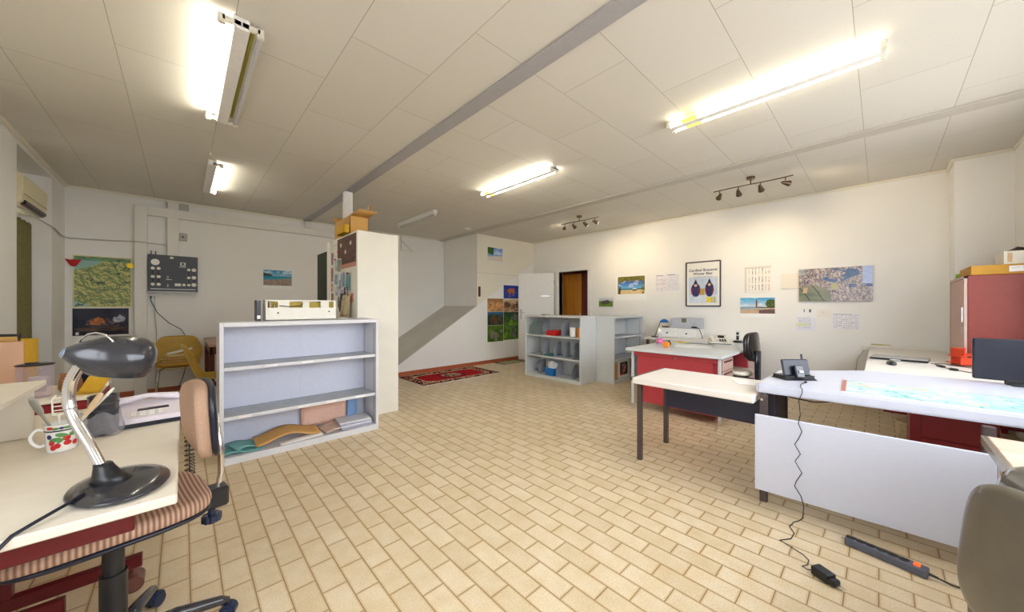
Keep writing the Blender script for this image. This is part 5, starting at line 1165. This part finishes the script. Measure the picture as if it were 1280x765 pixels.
MB().cyl((2.752,.53,.67),(2.745,.53,.67),.008).build('bolt', CHROME, wd, world=True)
MB().box(3.05,3.42,.505,.52,.30,.70,.002).build('side_panel', DARKB, wd, world=True)
MB().tube([(2.96,.48,.70),(3.0,.42,.66),(3.05,.30,.64),(3.08,.15,.67),(3.09,.06,.70)], .004).build('cable_loop', BLACK, wd, world=True)
# desk mat map
def plan(u, v):
    if u < .018: return (190,110,100)
    n = fb(u*9, v*4, 3); c = mixc((176,222,224), (226,236,230), n*2-.5)
    if abs(fb(u*7,v*3,7)-.5) < .012: c = (90,190,190)
    if fb(u*14,v*6,9) > .66: c = (236,206,190)
    return c if min(v,1-v) > .012 else (150,90,90)
picture('desk_mat_map', 'pale turquoise town plan under plastic on the white desk', 'map', plan, Matrix.Translation((3.125,-.33,.7655)) @ Rz(-pi/2+.035), 1.0, .44, 120, 60, .003, material=GLOSSP)
# telephone dock seen from behind
dk = thing('touch_telephone', 'black telephone with raised screen, seen from behind on the white desk', 'telephone', (3.13,.40,.766), -.80+.0)
MB().loft([[(x, y, z) for x, y in ((-.105,-.045),(.105,-.045),(.115,.09),(-.115,.09))] if z < .01 else [(x*.93, y*.9, z) for x, y in ((-.105,-.03),(.105,-.03),(.115,.09),(-.115,.09))] for z in (0,.012,.028)]).build('base', BLACK, dk)
for f_ in dk.children[0].data.polygons: f_.use_smooth = False
MB().box(-.09,.09,-.008,.012,0,.115,.006,M=Matrix.Translation((0,0,.025)) @ Matrix.Rotation(-.25,4,'X')).build('screen_unit', NAVY, dk)
MB().box(-.03,.024,-.012,.012,0,.085,.005,M=Matrix.Translation((0,-.035,.018)) @ Matrix.Rotation(-.30,4,'X')).build('stand_block', DGREY, dk)
MB().box(-.014,.012,-.0005,.0,0,.014,.0,M=Matrix.Translation((0,-.044,.055)) @ Matrix.Rotation(-.30,4,'X')).box(-.016,.012,-.004,-.001,.066,.078,.001,M=Matrix.Translation((0,-.043,.018)) @ Matrix.Rotation(-.30,4,'X')).build('sticker', SHELFM, dk)
MB().box(.055,.068,-.004,.008,.10,.165,.004,M=Matrix.Translation((0,.01,.01)) @ Matrix.Rotation(-.2,4,'X')).build('antenna', BLACK, dk)
# cord hanging in front of the panel to the wall plug on the floor
pts = [(3.095,.36,.785),(3.06,.35,.772),(3.02,.34,.770),(2.93,.355,.769),(2.84,.345,.769),(2.78,.33,.768),(2.772,.33,.74),(2.768,.345,.70),(2.755,.34,.66)]
pxs = [(.325,.63),(.335,.58),(.318,.535),(.333,.49),(.352,.45),(.325,.40),(.350,.35),(.318,.29),(.345,.23),(.352,.20),(.322,.15),(.31,.10)]
pts += [(2.665, y, z) for y, z in pxs] + [(2.655,.312,.03),(2.65,.33,.008),(2.61,.352,.006),(2.575,.35,.012),(2.55,.36,.006),(2.49,.33,.006),(2.42,.335,.006),(2.36,.375,.006),(2.345,.34,.006),(2.31,.27,.006),(2.28,.245,.006),(2.235,.245,.006),(2.20,.262,.008),(2.185,.24,.012),(2.19,.215,.018)]
ad = thing('power_adapter', 'black plug-in adapter on the tiles with a thin kinked cord', 'adapter', (2.19,.19,0))
MB().box(-.028,.028,-.045,.03,.001,.042,.007,seg=2,M=Rz(-.55)).box(-.022,.022,-.068,-.040,.001,.032,.006,M=Rz(-.55)).build('adapter_body', BLACK, ad)
MB().cyl((-.008,-.065,.014),(-.008,-.095,.014),.0022,M=Rz(-.55)).cyl((.008,-.065,.014),(.008,-.095,.014),.0022,M=Rz(-.55)).build('plug_pin', STEEL, ad)
MB().tube(pts, .0024, n=6).box(3.012,3.03,.334,.348,.767,.777,.002).build('cord', BLACK, ad, world=True)
# power strip
psx = thing('power_strip', 'black six-way power strip with glowing red switch on the floor', 'power strip', (2.576,-.015,0), atan2(-.225,-.044)+0)
MB().box(-.145,.145,-.026,.026,.001,.040,.005,seg=2).build('strip_body', mat('grey black plastic',(86,90,104),.35,var=.1), psx)
for i in range(6): MB().lathe([(.019,0),(.019,.0018),(.0,.0018)], 20, M=Matrix.Translation((-.125+.038*i,0,.0395))).build('socket', BLACK, psx)
MB().box(.098,.120,-.013,.013,.038,.046,.003).build('switch', NEON, psx)
MB().cyl((.145,0,.02),(.175,0,.018),.007,.005).tube([(.17,0,.018),(.21,.01,.008),(.30,.04,.006),(.45,.09,.006)], .004).build('cord', BLACK, psx)
MB().tube([(-.145,-.008,.02),(-.155,-.012,.02),(-.163,0,.02),(-.155,.012,.02),(-.145,.008,.02)], .0015).build('hanging_loop', STEEL, psx)
# red pedestal under the desk, basket
rp = thing('red_pedestal', 'dark red rolling pedestal under the white desk', 'drawers', (3.78,-.33,0))
MB().box(3.60,4.0,-.50,-.14,.04,.62,.004).build('body', DRED, rp, world=True)
for a_, b_ in ((.06,.22),(.23,.40),(.41,.60)): MB().box(3.586,3.60,-.445,-.19,a_,b_,.003).build('drawer', DRED, rp, world=True)
for x in (3.64,3.96):
    for y in (-.46,-.18): MB().cyl((x,y-.012,.02),(x,y+.012,.02),.02).build('caster', BLACK, rp, world=True)
wb = thing('waste_basket', 'small beige wicker basket beside the red pedestal', 'basket', (4.19,-.165,0))
MB().lathe([(0,0),(.07,0),(.08,.36),(.084,.365),(.076,.365),(.066,.01),(0,.01)], 28).build('basket', mat('beige wicker',(226,208,170),.8,var=.15,scale=60), wb)
# cream desk against far wall
cd = thing('cream_desk', 'cream desk along the far wall carrying the laptop', 'desk', (5.2,-.3,0))
MB().box(4.01,6.02,-.905,.09,.715,.752,.004).box(6.02,6.42,-.54,.09,.715,.752,.004).build('desktop', CREAM2, cd, world=True)
for x in (4.30,6.0):
    for y in (-.86,-.30): MB().box(x-.02,x+.02,y-.02,y+.02,0,.714,.002).build('leg', DRED, cd, world=True)
MB().box(4.32,4.36,-.80,-.02,.385,.425,.002).build('rail', DRED, cd, world=True)
MB().box(6.385,6.415,-.50,.09,.753,.785,.003).build('cable_ledge', CREAM2, cd, world=True)
lp = thing('laptop', 'closed grey laptop on the cream desk below the aerial photograph', 'laptop', (5.10,-.13,.753), -pi/2-.12)
MB().box(-.19,.19,-.13,.13,0.003,.016,.005).build('base', BLACK, lp); MB().box(-.189,.189,-.129,.129,.018,.028,.005).build('lid', mat('silver grey plastic',(168,164,160),.35), lp)
MB().box(-.05,.02,-.1325,-.130,.006,.013,.0).build('port', SHELFM, lp)
single('computer_mouse', MB().loft([[(.030*k*cos(q), .052*k*sin(q), z) for q in [i*pi/12 for i in range(24)]] for k, z in ((.9,0),(1,.008),(.95,.02),(.7,.031),(.35,.035))]), DGREY, 'dark mouse lying in front of the laptop', 'mouse', (4.62,-.07,.753)).rotation_euler = (0,0,-1.2)
tag(MB().tube([(4.93,-.32,.76),(4.85,-.36,.757),(4.75,-.36,.757),(4.60,-.42,.757),(4.45,-.52,.757),(4.30,-.66,.757),(4.2,-.7,.757)], .003).tube([(4.95,-.34,.757),(5.0,-.40,.757),(4.92,-.44,.757),(4.8,-.56,.757),(4.6,-.62,.757),(4.3,-.72,.757)], .003).tube([(4.78,-.345,.760),(4.72,-.375,.760)], .012).tube([(4.60,-.40,.760),(4.56,-.43,.760)], .012).build('laptop_cable', BLACK, loc=(4.7,-.4,.753)), 'tangled black cables between laptop and monitor on the cream desk', 'cable')
mn = thing('monitor', 'black monitor seen from behind at the right edge', 'monitor', (3.94,-.66,.767))
MB().box(-.02,.02,-.245,.225,.02,.295,.008,seg=2).build('casing', NAVY, mn)
MB().box(-.035,-.018,-.16,.10,.0,.03,.006).box(-.09,.09,-.12,.08,0,.012,.004).build('stand', BLACK, mn)
MB().box(-.022,-.0195,-.10,-.055,.10,.225,.0).build('sticker', PAPER, mn)
MB().box(-.024,-.0195,.17,.185,.245,.26,.001).box(-.024,-.0195,-.07,-.055,.245,.26,.001).build('screw_cover', BLACK, mn)
sg_ = MB()
for k in range(18): sg_.box(-.0212,-.0198,-.235,.215,.035+k*.0135,.038+k*.0135,0)
sg_.build('grille', mat('dark blue ribs',(24,28,46),.5), mn)
og = thing('orange_tray', 'orange red plastic letter tray at the corner of the red cabinet', 'tray', (5.03,-.50,.753), .5)
MB().box(-.08,.08,-.06,.06,.002,.012,.003,M=Matrix.Rotation(.12,4,'X')@TR(0,0,.008)).box(-.08,-.072,-.06,.06,.01,.075,.002).build('lower_tray', REDO, og)
MB().box(-.07,.07,-.07,.03,.085,.095,.003,M=Matrix.Rotation(-.25,4,'X')).box(.06,.068,-.07,.03,.0,.15,.002).box(-.07,.07,.022,.03,.09,.15,.002).build('upper_tray', REDO, og)
single('yellow_pincers', MB().box(-.05,.05,-.02,.02,0,.01,.003).tube([(-.05,.01,.008),(-.12,.03,.006)], .005), mat('olive yellow plastic',(190,180,60),.5), 'small yellow tool on the ledge at the wall end of the cream desk', 'tool', (6.40,.03,.786)).rotation_euler = (0,0,pi/2)
single('cable_box', MB().box(-.012,.012,-.025,.025,-.03,.03,.003), PLASW, 'small wall socket at the left end of the cream desk', 'socket', (6.417,.14,.74))
tag(MB().tube([(6.40,.14,.71),(6.38,.20,.6),(6.36,.22,.4),(6.38,.20,.1)], .005).build('wall_cable', GREYP, loc=(6.38,.2,0)), 'grey cable dropping from the small socket beside the cream desk', 'cable')
# red tambour cabinet with boxes
tb = thing('tambour_cabinet', 'brick red filing cabinet with pinkish tambour front standing on the cream desk', 'cabinet', (5.57,-.72,.753))
MB().box(5.12,6.035,-.925,-.535,.753,1.553,.004).build('body', BRED, tb, world=True)
td = MB()
for k in range(30): td.box(5.15+.0287*k,5.177+.0287*k,-.536,-.524,.78,1.525,.004)
td.build('tambour_door', PINK, tb, world=True)
MB().box(5.12,5.148,-.545,-.52,.755,1.552,.002).box(6.008,6.035,-.545,-.52,.755,1.552,.002).box(5.12,6.035,-.545,-.52,1.528,1.552,.002).box(5.12,6.035,-.545,-.52,.755,.776,.002).build('front_frame', PINK, tb, world=True)
MB().box(5.155,5.175,-.524,-.508,1.13,1.27,.004).build('handle', CHROME, tb, world=True); MB().cyl((5.165,-.525,1.08),(5.165,-.512,1.08),.01).cyl((5.165,-.525,1.045),(5.165,-.512,1.045),.01).build('lock', CHROME, tb, world=True)
fbx = thing('flat_carton', 'long flat brown carton with address label on the red cabinet', 'box', (5.45,-.73,1.555))
MB().box(-.31,.30,-.185,.17,0,.085,.003).build('carton', mat('ochre cardboard',(196,146,56),.8,var=.05), fbx)
MB().box(-.3125,-.3105,-.15,-.03,.02,.07,0).build('address_label', PAPER, fbx)
text_mb('LOT 2017', .022, Matrix.Translation((-.3128,-.09,.052)) @ MX, .0003).build('label_text', GREYP, fbx)
wbx = thing('white_carton', 'white carton standing on the flat brown carton', 'box', (5.40,-.84,1.642))
MB().box(-.20,.14,-.07,.10,0,.115,.003).build('carton', PLASW, wbx)
MB().sheet(lambda u,v: (-.2+.34*u, -.07+.10*v, .118+.03*v), 2, 2, .003).build('flap', BROWNM, wbx)
MB().box(-.2015,-.2,.055,.08,.02,.10,0).build('side_label', mat('faded orange print',(214,180,140),.7), wbx)
single('green_tape', MB().lathe([(0,0),(.025,0),(.027,.004),(.027,.05),(.02,.055),(.0,.055)], 20), mat('lime green plastic',(150,190,70),.5), 'small lime green pot at the left end of the red cabinet top', 'pot', (5.82,-.565,1.555))
single('white_tin', MB().lathe([(0,0),(.03,0),(.03,.10),(0,.10)], 20), PLASW, 'small white tin behind the lime green pot on the red cabinet', 'tin', (5.90,-.60,1.555))
single('paper_sheet', MB().box(-.09,.09,-.06,.06,0,.002,0,M=Rz(.5)), PAPER, 'white note on the narrow cream table beside the white desk', 'paper', (3.13,.72,.694))
# oak table at the lower right
ot = thing('oak_table', 'oak-veneer table with steel frame at the lower right edge', 'table', (1.9,-.6,0))
MB().box(1.30,2.38,-.90,-.30,.728,.75,.002).build('tabletop', OAK, ot, world=True)
MB().box(1.30,2.385,-.302,-.285,.712,.748,.002).box(2.378,2.392,-.90,-.285,.712,.748,.002).build('edge_strip', STEEL, ot, world=True)
for x in (1.35,2.34):
    for y in (-.34,-.86): MB().box(x-.018,x+.018,y-.018,y+.018,0,.71,.002).build('leg', STEEL, ot, world=True)
MB().box(1.37,2.32,-.35,-.325,.62,.65,.002).build('frame_rail', STEEL, ot, world=True)
